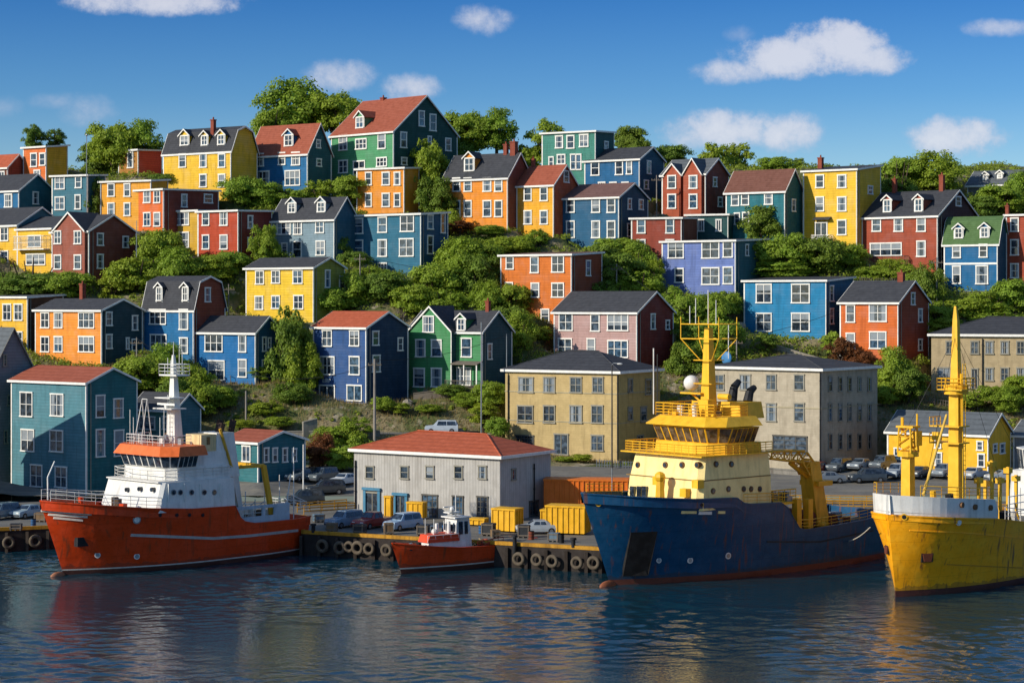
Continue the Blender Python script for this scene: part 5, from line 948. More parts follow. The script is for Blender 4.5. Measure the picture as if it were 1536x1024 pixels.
m = MB(); m.box(mx_+.9, mx_+2.0, .6, 1.8, z4-.1, z4+1.6); m.build('roof_locker', SY, S.root); m = MB(); m.box(mx_-1.4, mx_-.3, -2.6, -1.6, z4-.1, z4+1.3); m.build('roof_locker', SY, S.root); m = MB(); m.tube((mx_+.4, 1.8, z4+1.9), (mx_+.4, 3.2, z4+1.9), .3, n=10); m.build('life_raft', SY, S.root)
clutter(S.root, (xw, x2-.6, -3.4, 3.4, z4-.05), 'roof_gear', [SY, STEEL, SW], 29, 16, .8)
# hull details
S.port(1052, 757, .26, 'fairlead', [SY, DARK]); S.port(902, 755, .3, 'fairlead', [SY, DARK]); S.port(988, 840, .26, 'thruster_mark', [SW, STEEL]); S.port(1035, 840, .3, 'thruster_mark', [SW, STEEL]); S.port(1092, 833, .32, 'thruster_mark', [SW, STEEL])
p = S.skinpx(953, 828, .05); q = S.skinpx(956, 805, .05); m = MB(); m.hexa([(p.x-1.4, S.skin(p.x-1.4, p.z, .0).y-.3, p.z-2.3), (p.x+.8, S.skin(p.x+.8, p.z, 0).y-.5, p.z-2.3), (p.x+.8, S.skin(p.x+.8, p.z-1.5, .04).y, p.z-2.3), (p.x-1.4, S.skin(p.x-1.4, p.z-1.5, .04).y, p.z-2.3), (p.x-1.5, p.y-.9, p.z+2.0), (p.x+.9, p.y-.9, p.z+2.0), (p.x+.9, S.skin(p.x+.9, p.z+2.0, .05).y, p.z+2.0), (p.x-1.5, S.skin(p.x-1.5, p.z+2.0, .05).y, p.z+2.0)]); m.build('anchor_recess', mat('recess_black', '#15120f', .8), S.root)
S.stripe([(1022, 768), (1044, 768)], .26, 'name_board', CY, .08); S.stripe([(1048, 769), (1067, 769)], .3, 'name_board', SW, .08); S.stripe([(1077, 768), (1087, 768)], .26, 'name_board', CY, .08)
S.stripe([(1150, 812), (1230, 812), (1310, 795)], .16, 'rubbing_strake', mat('dark_strake', '#26313a', .7))
m = MB(); m.ball((18.4, 0, -.1), .8, sq=(1.6, .5, .8)); m.build('bulbous_bow', mat('worn_orange_antifouling', '#a85a30', .6, 'hull'), S.root, True)
# crane
CO = mat('crane_orange_yellow', '#e9a81e', .5, dirt=.4); A = S.Y(1153, 682, 1.5); B = S.Y(1200, 684, 1.5); C_ = S.Y(1222, 740, 1.5); m = MB()
def truss(a, b, w0, w1, n):
    a, b = Vector(a), Vector(b); d = (b-a).normalized(); s_ = Vector((0, 1, 0)); u_ = d.cross(s_)
    cor = lambda t, i, w: a.lerp(b, t)+s_*(w if i in (0, 1) else -w)+u_*(w if i in (0, 3) else -w)
    for k in range(n):
        t0, t1 = k/n, (k+1)/n; wa, wb = w0+(w1-w0)*t0, w0+(w1-w0)*t1
        for i in range(4): m.tube(cor(t0, i, wa), cor(t1, i, wb), .12, n=5); m.tube(cor(t0, i, wa), cor(t1, (i+1) % 4, wb), .07, n=4); m.tube(cor(t0, i, wa), cor(t0, (i+1) % 4, wa), .07, n=4)
truss(A, B, .35, .6, 5); truss(B, S.Y(1212, 705, 1.5), .6, .7, 2); m.build('crane_boom', CO, S.root)
m = MB(); D_ = S.Y(1214, 700, 1.5); E_ = S.Y(1226, 752, 1.5); m.prism(quad(E_.x, 1.5, 3.6, .95, .95), quad(D_.x, 1.5, D_.z+.6, .75, .75)); m.tube((D_.x+.4, 1.5, D_.z-1), (B.x+1.6, 1.5, B.z-.6), .22); m.box(E_.x-.9, E_.x+1.3, .2, 2.8, 8.0, 8.5); m.build('crane_post', CO, S.root)
m = MB()
for px in (1197, 1214): p = S.Y(px, 745, 4.2); m.box(p.x-.35, p.x+.35, 3.7, 4.4, 3.6, S.Y(px, 748, 4.2).z)
m.build('deck_post', CO, S.root)
S.deckrail(-17.5, xs3-.5, 'railing', SY, -.05, (1, -1), 1.0, .3); S.deckrail(xs2+.2, xs1-.6, 'railing', SY, 0, (1,), 1.0, .2); S.deckrail(xc+1, 19.2, 'railing', SY, -.3, (-1,), 1.1, .3)
m = MB(); x = xa-.3
for k in range(5): rail_run(m, [(x-k*.01, 3.6, 7+k*.0), (xa-5.5, 3.6, 7)], 1.1, .05, 3, .8) if k == 0 else None
m.box(xa-6, xa, -3.8, 4.0, 6.7, 6.9); m.build('aft_platform', SY, S.root)
clutter(S.root, (xa-5.6, xa-.5, -3, 3.6, 6.9), 'winch_gear', [DARK, mat('gear_brown', '#5a4632', .8), CO, STEEL], 5, 26, 1.3)
m = MB(); m.tube((-8, -1.2, 4.6), (-8, 2.4, 4.6), 1.0, n=12); m.tube((-11.5, -2, 4.3), (-11.5, 2.6, 4.3), .7, n=12); m.build('winch_drum', mat('rusty_steel', '#6a3620', .9, dirt=.6), S.root)
clutter(S.root, (-16.5, xs3-1.5, -3.6, 3.8, 3.3), 'aft_deck_gear', [mat('rusty_steel', '#6a3620', .9), DARK, CO, STEEL], 6, 30, 1.3)
m = MB(); a = S.skinpx(1262, 811, .1); b = Vector(S.M @ (Vector(wl(1306, 862).to_tuple())-S.o)); m.path([a, a.lerp(b, .5)+Vector((0, 0, 2.0)), b+Vector((0, 0, 5.0))], .05) if False else None

# --- yellow ship
YH = mat('yellow_hull_paint', (.98, .39, .006, 1), .36, 'hull', dirt=.4); YB = mat('maroon_antifouling', '#5e1c16', .6, 'hull')
S = Ship('coaster_ship', 'bright yellow-hulled ship with white bow bulwark cut off by the right edge', 'ship', (1344, 895), 36, -131)
YO = S
S.hull([(-18, 5.4), (-6, 5.3), (3, 6.0), (9, 6.8), (20, 7.7)], 5.4, 1.5, [YH, YB], [1, 1, 1, 0, 0, 0, 0, 0, 0, 0], pd=9, pw=3.4, bul=.5, u0=.35)
xe = S.Y(1500, 770, 4.9).x; us_ = [i/60 for i in range(61) if S.pt(i/60, 1.0)[0] > xe]+[.992, .9995]; zf = 1.8; m = MB(); prev = None
for u in sorted(us_):
    x, y, z = S.pt(u, 1.0); sl = min(1, (x-xe)/1.2)*zf; cur = [(x-.12, y-.25, z+.02), (x-.05, y-.18, z+sl), (x-.2, max(0, y-.38), z+sl), (x-.25, max(0, y-.42), z+.02)]
    if prev:
        for sg in (1, -1):
            for i in range(3): m.face([(prev[i][0], sg*prev[i][1], prev[i][2]), (cur[i][0], sg*cur[i][1], cur[i][2]), (cur[i+1][0], sg*cur[i+1][1], cur[i+1][2]), (prev[i+1][0], sg*prev[i+1][1], prev[i+1][2])])
    prev = cur
fixn(m.build('bow_bulwark', SW, S.root, False))
m = MB(); pts = [S.pt(u, 1.0) for u in sorted(us_)]
for (x0, y0, z0), (x1, y1, z1) in zip(pts, pts[1:]): m.face([(x0, -y0+.3, z0+.3), (x1, -max(.3, y1)+.3, z1+.3), (x1, max(.3, y1)-.3, z1+.3), (x0, y0-.3, z0+.3)])
m.build('forecastle_deck', DECK, S.root)
S.deckrail(xe+.3, 17.6, 'railing', SY, zf, (1, -1), 1.0, .35)
S.deckrail(-16, xe-1, 'railing', SW, 0, (1,), 1.2, .3)
m = MB(); wv = S.skinpx(1385, 800, .02); 
S.stripe([(1364, 795), (1440, 798), (1534, 806)], .12, 'rubbing_strake', YH, .05)
S.stripe([(1420, 846), (1534, 851)], .08, 'hull_seam', mat('dark_yellow_seam', '#b57c10', .6), .05)
RS = mat('rust_stain', '#6c2412', .9, dirt=.6)
for px, py, sd, sz in ((1390, 835, 1, .62), (0, 4.3, -1, .5)):
    if sd > 0: p = S.skinpx(px, py, .05, sd)
    else: p = S.skin(S.L/2+.1, 4.3, .05); p.y *= -1
    u = .35; a = S.skin(p.x+u, p.z, 0); b = S.skin(p.x-u, p.z, 0); t = Vector((a.x-b.x, sd*(a.y-b.y), 0)).normalized(); n = Vector((-t.y, t.x, 0))
    if n.y*sd < 0: n = -n
    m = MB(); c = [p+t*sz+Vector((0, 0, sz*.75)), p-t*sz+Vector((0, 0, sz*.75)), p-t*sz*.9-Vector((0, 0, sz*.75)), p+t*sz*.9-Vector((0, 0, sz*.75))]; m.prism([q-n*.5 for q in c], [q+n*.06 for q in c]); m.build('anchor_pocket', DARK, S.root)
    m = MB(); c = [p+t*.5+Vector((0, 0, .3)), p-t*.5+Vector((0, 0, .3)), p-t*.35-Vector((0, 0, .4)), p+t*.35-Vector((0, 0, .4))]; m.prism([q-n*.05 for q in c], [q+n*.16 for q in c]); m.build('anchor', mat('rusty_steel', '#6a3620', .9), S.root)
for px, py, sd, r in ((1356,775,1,.3),(1438,783,1,.3)): S.port(px, py, r, 'fairlead', [SY if px < 1400 else SW, DARK if px < 1400 else SW], sd)
for px, py in ((1443,757),(1463,760),(1486,761)): p = S.skinpx(px, 772, 0); m = MB(); q = S.Y(px, py, p.y-.2); m.tube((q.x, q.y-.4, q.z), (q.x, q.y+.12, q.z), .26, n=12); m.build('bulwark_port', mat('brown_ring', '#6a4a28', .6), S.root)
# main mast and crane post
def latt(m, x, y, z0, z1, a0, a1, n):
    c = [(-1, -1), (1, -1), (1, 1), (-1, 1)]
    for k in range(n):
        t0, t1 = k/n, (k+1)/n; za_, zb_ = z0+(z1-z0)*t0, z0+(z1-z0)*t1; wa, wb = a0+(a1-a0)*t0, a0+(a1-a0)*t1
        for i in range(4):
            p, q = c[i], c[(i+1) % 4]; m.tube((x+p[0]*wa, y+p[1]*wa, za_), (x+p[0]*wb, y+p[1]*wb, zb_), .1, n=5); m.tube((x+p[0]*wa, y+p[1]*wa, za_), (x+q[0]*wb, y+q[1]*wb, zb_), .06, n=4)
mp_ = S.Y(1434, 700, 1.0); z = lambda py: S.Y(1434, py, 1.0).z
m = MB(); m.prism(quad(mp_.x, 1, 6.2, .58, .58), quad(mp_.x, 1, z(585), .48, .48)); m.prism(quad(mp_.x, 1, z(585), .42, .42), quad(mp_.x, 1, z(480), .24, .24)); m.prism(quad(mp_.x, 1, z(480), .24, .24), quad(mp_.x+.1, 1, z(459), .1, .1)); m.build('main_mast', SY, S.root)
m = MB(); zc = z(583); m.tube((mp_.x, 1, zc-.5), (mp_.x, 1, zc+.4), 1.15, 1.15, 12); rail_run(m, [(mp_.x-1.3, -.3, zc), (mp_.x+1.3, -.3, zc), (mp_.x+1.3, 2.3, zc), (mp_.x-1.3, 2.3, zc), (mp_.x-1.3, -.3, zc)], 1.0, .04, 3, .8); m.box(mp_.x-1.3, mp_.x+1.3, -.3, 2.3, zc-.1, zc); m.build('mast_platform', SY, S.root)
m = MB()
for zz_ in (z(640), z(665)): m.box(mp_.x-1, mp_.x+1.1, -1.2, 1.9, zz_, zz_+.12); rail_run(m, [(mp_.x-1, -1.2, zz_), (mp_.x+1.1, -1.2, zz_)], .9, .04, 2, .6)
m.box(mp_.x+.5, mp_.x+1.0, -1.0, -.2, z(660), z(648)); m.tube((mp_.x+.1, 1.6, z(640)), (mp_.x+.1, 1.6, z(560)), .12); m.build('mast_fittings', SY, S.root); m = MB()
for e_ in (-.25, .25): m.tube((mp_.x+e_, 1.85, 8), (mp_.x+e_, 1.85, 21.2), .04)
for k in range(30): zz_ = 8+k*.45; m.tube((mp_.x-.25, 1.85, zz_), (mp_.x+.25, 1.85, zz_), .03, n=4)
m.build('mast_ladder', SY, S.root)
m = MB(); a = S.Y(1385, 742, 2.5); b = S.Y(1420, 622, 1.4); m.tube(a, b, .16, .12, 8); m.build('derrick_boom', mat('boom_pale_yellow', '#e3b64c', .5), S.root)
m = MB(); b2 = Vector((mp_.x, 1, z(500)))
cp_ = S.Y(1362, 700, -2.0); zq = lambda py: S.Y(1362, py, -2.0).z
for q in ((cp_.x, -2, zq(640)), a, (-6, 1.5, 9), (-6, -2, 9)): m.tube(b2, q, .022, n=4)
m.build('rigging', DARK, S.root)
m = MB(); m.prism(quad(cp_.x, -2, 6.8, .5, .5), quad(cp_.x, -2, zq(680), .45, .45)); m.build('crane_post', SY, S.root)
m = MB(); m.tube((cp_.x, -2, zq(684)), (cp_.x, -2, zq(676)), 1.0, n=12); latt(m, cp_.x, -2, zq(678), zq(640), .7, .6, 3); m.box(cp_.x-.5, cp_.x+.5, -2.6, -1.5, zq(672), zq(655)); m.box(cp_.x-.9, cp_.x+.2, -1.5, -1.0, zq(668), zq(646)); m.tube((cp_.x, -2.6, zq(650)), (cp_.x, -2.6, zq(626)), .15, n=6); m.tube((cp_.x-.3, -1.2, zq(646)), (cp_.x-.3, -1.2, zq(620)), .09); m.box(cp_.x-.7, cp_.x+.7, -2.9, -1.1, zq(641), zq(638)); m.build('crane_head', SY, S.root)
for px, t_ in ((1468, 715), (1488, 690), (1500, 715), (1512, 700), (1478, 720), (1524, 712)):
    q = S.Y(px, 745, -.5 if px % 4 else 1.5); zt__ = S.Y(px, t_, q.y).z; m = MB(); m.box(q.x-.14, q.x+.14, q.y-.14, q.y+.14, 5.6, zt__); m.box(q.x-.4, q.x+.4, q.y-.3, q.y+.3, zt__-.6, zt__-.1); m.tube((q.x, q.y+.3, 5.6), (q.x+.8, q.y+.3, 7.2), .09); m.build('deck_machinery', SY, S.root)
q0, q1 = S.Y(1470, 668, 0), S.Y(1530, 668, 0)
clutter(S.root, (-4, 6.5, -3, 4, 5.2), 'deck_gear', [SY, STEEL, DARK, SW], 8, 36, 1.5)
clutter(S.root, (7.5, 15, -3, 3, 7.3), 'bow_winch', [SY, DARK, STEEL], 12, 12, 1.2)
m = MB()
for k in range(6): x = 5-k*1.2; m.tube((x, 4.6, 5.6), (x, 4.6, 8.6+.3*(k % 3)), .05); 
for z_ in (7.0, 7.8, 8.5): m.tube((5, 4.6, z_), (-1, 4.6, z_), .045)
m.build('side_frames', SW, S.root)
house_block(S.root, -17.5, -12, 4.3, 4.1, 4.8, 9.5, .3, SW, 'aft_deckhouse', .4); bridge(S.root, -17, -12.6, 3.8, 9.5, 11.8, .3, SW, 5, 4)
# mooring line from the yellow ship to the blue ship
YOS = S
# --- small red boat
S = Ship('fishing_boat', 'small red fishing boat with white cabin moored against the tyre fenders', 'boat', (602, 860), 16.4, -140)
S.hull([(-8, 2.4), (-3, 2.1), (2, 2.25), (5, 2.55), (9, 3.1)], 1.95, 1.25, [RH, RB, WL_, mat('bright_orange_red', '#e4561c', .4)], [1, 1, 2, 0, 0, 0, 0, 0, 0, 0], pd=2.6, pw=1.7, bul=.45, sw=.7)
a, b = S.Y(696, 800, .9), S.Y(626, 800, .9); z0 = 1.8
def zz_(py, y=.9): return S.Y(665, py, y).z
m = MB(); m.prism([(-1.0, -1.3, z0), (3.9, -.9, z0), (3.9, .9, z0), (-1.0, 1.3, z0)], [(-1.0, -1.1, zz_(812)), (3.4, -.75, zz_(812)), (3.4, .75, zz_(812)), (-1.0, 1.1, zz_(812))]); m.build('cabin', SW, S.root)
m = MB(); m.prism([(-.2, -1.15, zz_(812)), (3.6, -.85, zz_(812)), (3.6, .85, zz_(812)), (-.2, 1.15, zz_(812))], [(-.2, -1.1, zz_(801)), (3.3, -.8, zz_(801)), (3.3, .8, zz_(801)), (-.2, 1.1, zz_(801))]); m.build('orange_coaming', mat('orange_red_paint', '#d2451c', .5), S.root)
m = MB(); m.prism([(-1.9, -1.1, z0), (.3, -1.1, z0), (.3, 1.1, z0), (-1.9, 1.1, z0)], [(-1.6, -.95, zz_(779)), (.0, -.95, zz_(779)), (.0, .95, zz_(779)), (-1.6, .95, zz_(779))]); m.box(-1.7, .4, -1.15, 1.15, zz_(779), zz_(777)); m.build('wheelhouse', SW, S.root)
for x0_, x1_ in ((-1.35, -.95), (-.7, -.2)): m = MB(); m.prism([(x0_, 1.0, zz_(803)), (x1_, 1.0, zz_(803)), (x1_, 1.07, zz_(803)), (x0_, 1.07, zz_(803))], [(x0_, .94, zz_(784)), (x1_, .94, zz_(784)), (x1_, 1.03, zz_(784)), (x0_, 1.03, zz_(784))]); m.build('window', PANE[0], S.root)
m = MB(); m.box(.1, .3, -.8, .8, zz_(798), zz_(788)); m.build('window', PANE[0], S.root)
m = MB(); zt_ = zz_(779)
m.tube((-.6, 0, zt_), (-.6, 0, zt_+2.3), .05); m.tube((.6, .4, zz_(801)), (.6, .4, zz_(801)+1.2), .22, .16, 8); m.tube((1.6, -.3, zz_(801)), (1.6, -.3, zz_(801)+1.0), .2, .2, 8); m.ball((.2, .4, zt_+.9), .3, 8, 6); m.box(-.9, .6, -.5, .5, zt_+.5, zt_+.62); m.box(-.3, 1.1, .1, .25, zt_+1.1, zt_+1.22); m.ball((2.3, .2, zz_(801)+.25), .32, 8, 6)
for x, y in ((1.2, .7), (2.6, .5), (-1.4, .7), (3.0, -.4), (.4, -.7)): m.tube((x, y, zz_(803)), (x, y, zz_(803)+1.3+.4*(x > 1)), .035)
m.build('deck_fittings', SW, S.root)
m = MB(); rail_run(m, [(3.6, .8, zz_(812)), (-.1, 1.1, zz_(812))], .7, .03, 2, .8); S_ = m.build('railing', SW, S.root)
m = MB(); g = random.Random(3)
for k in range(46):
    x, y = g.uniform(-5.4, -2.0), g.uniform(-1.2, 1.3); pts = [(x+math.cos(t)*.35, y+math.sin(t)*.3, 1.95+g.random()*.55+.1*math.sin(3*t)) for t in [g.random()*6+i*1.1 for i in range(5)]]; m.path(pts, .06, 4, g.randrange(3))
m.build('fishing_nets', [mat('net_red', '#a8442c', .8), mat('net_tan', '#a58b5e', .9), mat('net_rust', '#7a3626', .9)], S.root)
m = MB(); rail_run(m, [(-5.9, 1.2, 2.3), (-2.2, 1.55, 2.1)], .55, .035, 2, .7); m.build('railing', mat('net_red', '#a8442c', .8), S.root)
clutter(S.root, (4.0, 6.4, -.7, .7, 2.3), 'bow_gear', [STEEL, DARK, mat('net_red', '#a8442c', .8)], 14, 8, .5)

for c_ in S.root.children:
    if c_.name.split('.')[0] not in ('hull', 'deck', 'gunwale'): c_.location.x += 1.9
# ---------------------------------------------------------------- vehicles
GL = PANE[0]; RIM = mat('wheel_rim', '#8e9092', .4, metal=.6); HL = mat('headlight_glass', '#d8dad2', .2); TL = mat('taillight_red', '#8a1812', .3)
def gz(x, y): return float(hillz(np.array([[x]]), np.array([[y]]))[0, 0]) if y > QL else QZ
def car(px, py, ang, col, kind, label, name='parked_car', d=None):
    d = d or (CH-QZ)*F/(py-HY); 
    if (CH-QZ)*F/(py-HY) > 240: d = D_of(py)
    c = P(px, py, d); z = gz(c.x, c.y)+.035; root = empty(name, (c.x, c.y, z), R(ang)); tag(root, label, 'truck' if 'truck' in name else 'car', 'vehicles parked on the waterfront')
    L, Wd = (4.6, 1.8) if kind != 'pickup' else (5.2, 1.9)
    hs = {'sedan': [(-2.3, .55, .62), (-2.25, .9, .95), (-1.5, .98, 1.0), (-.9, 1.0, 1.42), (.35, 1.0, 1.44), (1.05, .96, 1.0), (2.15, .85, .86), (2.3, .55, .6)],
          'suv': [(-2.3, .6, .7), (-2.28, 1.0, 1.2), (-2.0, 1.05, 1.75), (-.6, 1.05, 1.8), (.5, 1.05, 1.78), (1.15, 1.02, 1.1), (2.15, .95, 1.0), (2.3, .6, .7)],
          'pickup': [(-2.6, .6, .95), (-2.58, .98, 1.0), (-.7, 1.0, 1.02), (-.6, 1.02, 1.72), (.6, 1.02, 1.72), (1.2, 1.0, 1.08), (2.4, .95, .98), (2.6, .6, .7)]}[kind]
    paint = mat('car_paint_'+col.strip('#'), col, .25, 'paint', spec=.6, dirt=.15); m = MB(); w = Wd/2; bz = .95 if kind == 'sedan' else 1.05
    def ring(x, zt): 
        zb_ = .28; zs = min(zt, bz)
        if zt > bz+.05: return [(x, -w, zb_), (x, -w-.02, .6), (x, -w+.03, zs), (x, -w+.24, zt), (x, w-.24, zt), (x, w-.03, zs), (x, w+.02, .6), (x, w, zb_)]
        return [(x, -w, zb_), (x, -w-.02, min(.6, zt-.1)), (x, -w+.04, zt-.04), (x, -w+.2, zt), (x, w-.2, zt), (x, w-.04, zt-.04), (x, w+.02, min(.6, zt-.1)), (x, w, zb_)]
    rs = [ring(x, t) for x, b_, t in hs]
    for r0, r1 in zip(rs, rs[1:]):
        for i in range(8): m.face([r0[i], r0[(i+1) % 8], r1[(i+1) % 8], r1[i]])
    m.face(rs[0]); m.face(rs[-1][::-1]); fixn(m.build('body', paint, root))
    hi = [i for i, h_ in enumerate(hs) if h_[2] > bz+.2]; i0, i1 = hi[0], hi[-1]; x0, x1, zt = hs[i0][0], hs[i1][0], hs[i0][2]
    for sg in (-1, 1):
        m = MB(); n = 2; xa_, xb_ = x0+.08, x1-.02
        for k in range(n):
            u0, u1 = xa_+(xb_-xa_)*k/n+.05, xa_+(xb_-xa_)*(k+1)/n-.05; y0_, y1_ = sg*(w-.03+.012), sg*(w-.24+.02+.04)
            m.face([(u0-.1*(k == 0), y0_, bz+.06), (u1+.2*(k == n-1), y0_, bz+.06), (u1, y1_, zt-.1), (u0, y1_, zt-.1)])
        m.build('side_window', GL, root)
    for (a_, b_) in ((i1, i1+1), (i0, i0-1)):
        xa_, za_, xb_, zb_ = hs[a_][0], hs[a_][2], hs[b_][0], max(hs[b_][2], bz); s_ = 1 if xb_ > xa_ else -1; dz = .03
        f = lambda t: (xa_+(xb_-xa_)*t+s_*.03, za_+(zb_-za_)*t+dz); p0, p1 = f(.12), f(.9); m = MB(); m.face([(p0[0], -w+.3, p0[1]), (p0[0], w-.3, p0[1]), (p1[0], w-.16, p1[1]), (p1[0], -w+.16, p1[1])]); m.build('windscreen' if s_ > 0 else 'rear_window', GL, root)
    for x in (-L*.31, L*.31):
        for sg in (-1, 1):
            m = MB(); m.tube((x, sg*(w-.2), .33), (x, sg*(w+.03), .33), .34, n=14); wh = m.build('wheel', RUBBER, root); m = MB(); m.tube((x, sg*(w), .33), (x, sg*(w+.045), .33), .2, n=10); m.build('rim', RIM, wh)
    for sg in (-1, 1):
        m = MB(); xh = hs[-1][0]; m.box(xh-.1, xh-.01, sg*(w-.35)-.2, sg*(w-.35)+.2, .62, .8); m.build('headlight', HL, root)
        m = MB(); xh = hs[0][0]; m.box(xh-.01, xh+.1, sg*(w-.25)-.12, sg*(w-.25)+.12, .68, .9); m.build('taillight', TL, root)
    m = MB(); m.box(hs[-1][0]-.2, hs[-1][0]+.05, -w+.06, w-.06, .34, .52); m.build('bumper', mat('bumper_grey', '#33353a', .6), root); m = MB(); m.box(hs[0][0]-.05, hs[0][0]+.2, -w+.06, w-.06, .34, .52); m.build('bumper', mat('bumper_grey', '#33353a', .6), root)
    return root
for a in [(517,790,230,'#7d8f9c','suv','grey-blue car at the left end of the quay row in front of the warehouse'),(560,791,232,'#9c2f1e','pickup','red pickup truck in the quay row in front of the warehouse'),(604,794,230,'#8fa6b8','suv','pale blue car behind the small red boat cabin'),(806,800,185,'#9aa2a6','sedan','silver car between the two yellow containers'),
          (489,741,200,'#2e3438','suv','dark grey car parked left of the warehouse'),(517,727,235,'#c9ccca','sedan','white car tucked against the left corner of the warehouse'),(662,647,182,'#b4bcc0','suv','silver car parked on the upper road above the warehouse roof'),
          (1240,724,190,'#6d7478','sedan','grey car nearest the blue ship in the right car park'),(1259,705,232,'#4b5356','suv','dark grey estate car behind the grey one in the right car park'),(1291,704,232,'#7d8588','sedan','silver grey car right of the estate car in the right car park'),(1346,716,235,'#8c9498','suv','pale grey car in front of the bright yellow shed'),(1380,716,232,'#3a4248','sedan','dark blue-grey car between the two yellow ship masts'),(1416,715,235,'#7d8588','pickup','grey pickup truck just left of the main yellow mast'),(1505,722,190,'#9aa0a2','sedan','silver car at the corner of the bright yellow shed'),
          (484,722,235,'#4a5458','suv','dark blue-grey car left of the dark grey car by the warehouse'),(1324,703,232,'#555d60','suv','dark grey car at the right end of the car park row'),(1460,716,232,'#a8aeb0','sedan','silver car right of the main yellow mast'),(1226,707,232,'#8c3a24','sedan','rust red car at the left end of the right car park'),(1301,723,190,'#3a4248','suv','black car in the front row of the right car park'),(2,778,240,'#5d7076','suv','grey-green car cut off at the left edge of the quay'),(42,776,240,'#8ea0a6','sedan','pale blue-grey car beside the red ship bow'),(457,752,200,'#30383c','suv','black car behind the red ship stern'),(452,724,235,'#5a6264','sedan','grey car further back behind the red ship stern')]:
    car(*a[:5], a[5], 'pickup_truck' if a[4] == 'pickup' else 'parked_car')

# ---------------------------------------------------------------- quay furniture
CYL = mat('container_yellow', '#e0a814', .5, dirt=.4)
def container(px, py, w, dp, hh, rz, m_, label, name='skip_container', cat='container', open_=True):
    d = (CH-QZ)*F/(py-HY); c = P(px, py, d); root = empty(name, (c.x, c.y, QZ+.02), R(rz)); tag(root, label, cat); m = MB(); m.box(-w/2, w/2, -dp/2, dp/2, .15, hh); m.build('body', m_, root)
    m = MB(); n = int(w/.55)
    for i in range(n+1): x = -w/2+w*i/n; m.box(x-.06, x+.06, -dp/2-.1, -dp/2-.003, .2, hh-.15)
    kd = max(1, int(dp/.6))
    for i in range(kd+1): y = -dp/2+dp*i/kd; m.box(w/2+.003, w/2+.1, y-.06, y+.06, .2, hh-.15)
    m.build('ribs', m_, root); m = MB(); m.box(-w/2-.12, w/2+.12, -dp/2-.13, dp/2+.12, hh-.14, hh+.05); m.build('lid' if not open_ else 'rim', m_, root)
    m = MB()
    for x in (-w/2+.3, w/2-.3): m.tube((x, -dp/2+.2, .15), (x, -dp/2+.5, .15), .15, n=8)
    m.build('wheels', RUBBER, root); return root
container(761, 797, 2.7, 1.8, 2.5, -28, CYL, 'yellow ribbed container in front of the right corner of the warehouse')
container(852, 800, 4.2, 2.2, 3.0, -18, CYL, 'largest yellow ribbed container, left of the blue ship bow')
container(824, 790, 1.5, 1.3, 1.9, -18, CYL, 'smaller yellow bin left of the largest yellow container')
container(625, 778, 1.9, .9, 1.9, -25, CYL, 'flat yellow bin against the warehouse wall between two doors')
container(583, 777, .7, .5, 2.5, -25, CYL, 'narrow yellow locker beside the blue warehouse door')
container(712, 788, 2.6, 1.2, .8, -20, CYL, 'low yellow crate behind the small red boat wheelhouse')
container(880, 774, 9.5, 3.0, 4.3, -6, mat('orange_container', '#d8701c', .55, dirt=.3), 'long orange shipping container behind the blue ship bow', 'shipping_container'); container(838, 757, 3.2, 2.6, 3.2, -20, mat('red_container', '#a8301a', .55, dirt=.3), 'red-orange container between the warehouse and the orange container', 'shipping_container')
# bollards
for px, lab in ((772, 'black mooring bollard beside the tyre fenders right of the small boat'), (470, 'black mooring bollard near the red ship stern'), (860, 'black mooring bollard left of the blue ship bow')):
    p, a = edge_at(px); m = MB(); m.tube((0, 0, -.9 if px == 772 else 0), (0, 0, .75), .22, .2, 12); m.tube((0, 0, .75), (0, 0, .95), .34, .3, 12); o = m.build('mooring_bollard', DARK); o.location = (p.x, p.y+(.05 if px != 772 else -.45), QZ+.02); tag(o, lab, 'bollard', 'mooring bollards on the quay')
# yellow guard railings
def guard(x0, d0, x1, d1, label, hgt=1.1):
    a = Vector((wx(x0, d0), d0, QZ)); b = Vector((wx(x1, d1), d1, QZ)); root = empty('guard_railing', a); tag(root, label, 'railing'); m = MB()
    n = int((b-a).length/1.6)
    for i in range(n+1): p = (b-a)*i/n; m.tube(p, p+Vector((0, 0, hgt)), .05)
    m.build('posts', YEL, root); m = MB()
    for z_ in (.45, .8, hgt): m.tube(Vector((0, 0, z_)), b-a+Vector((0, 0, z_)), .07)
    m.build('rails', YEL, root)
guard(456, 231, 532, 234, 'yellow guard railing on the quay right of the red ship stern'); guard(446, 233.5, 520, 238, 'yellow guard railing behind the first one near the dark cars'); guard(1225, 237, 1320, 236.5, 'yellow guard railing on the quay between the blue and yellow ships'); guard(1500, 232, 1620, 231, 'yellow guard railing right of the yellow ship masts')
guard(1180, 243, 1320, 242, 'second yellow guard railing behind the blue ship stern')
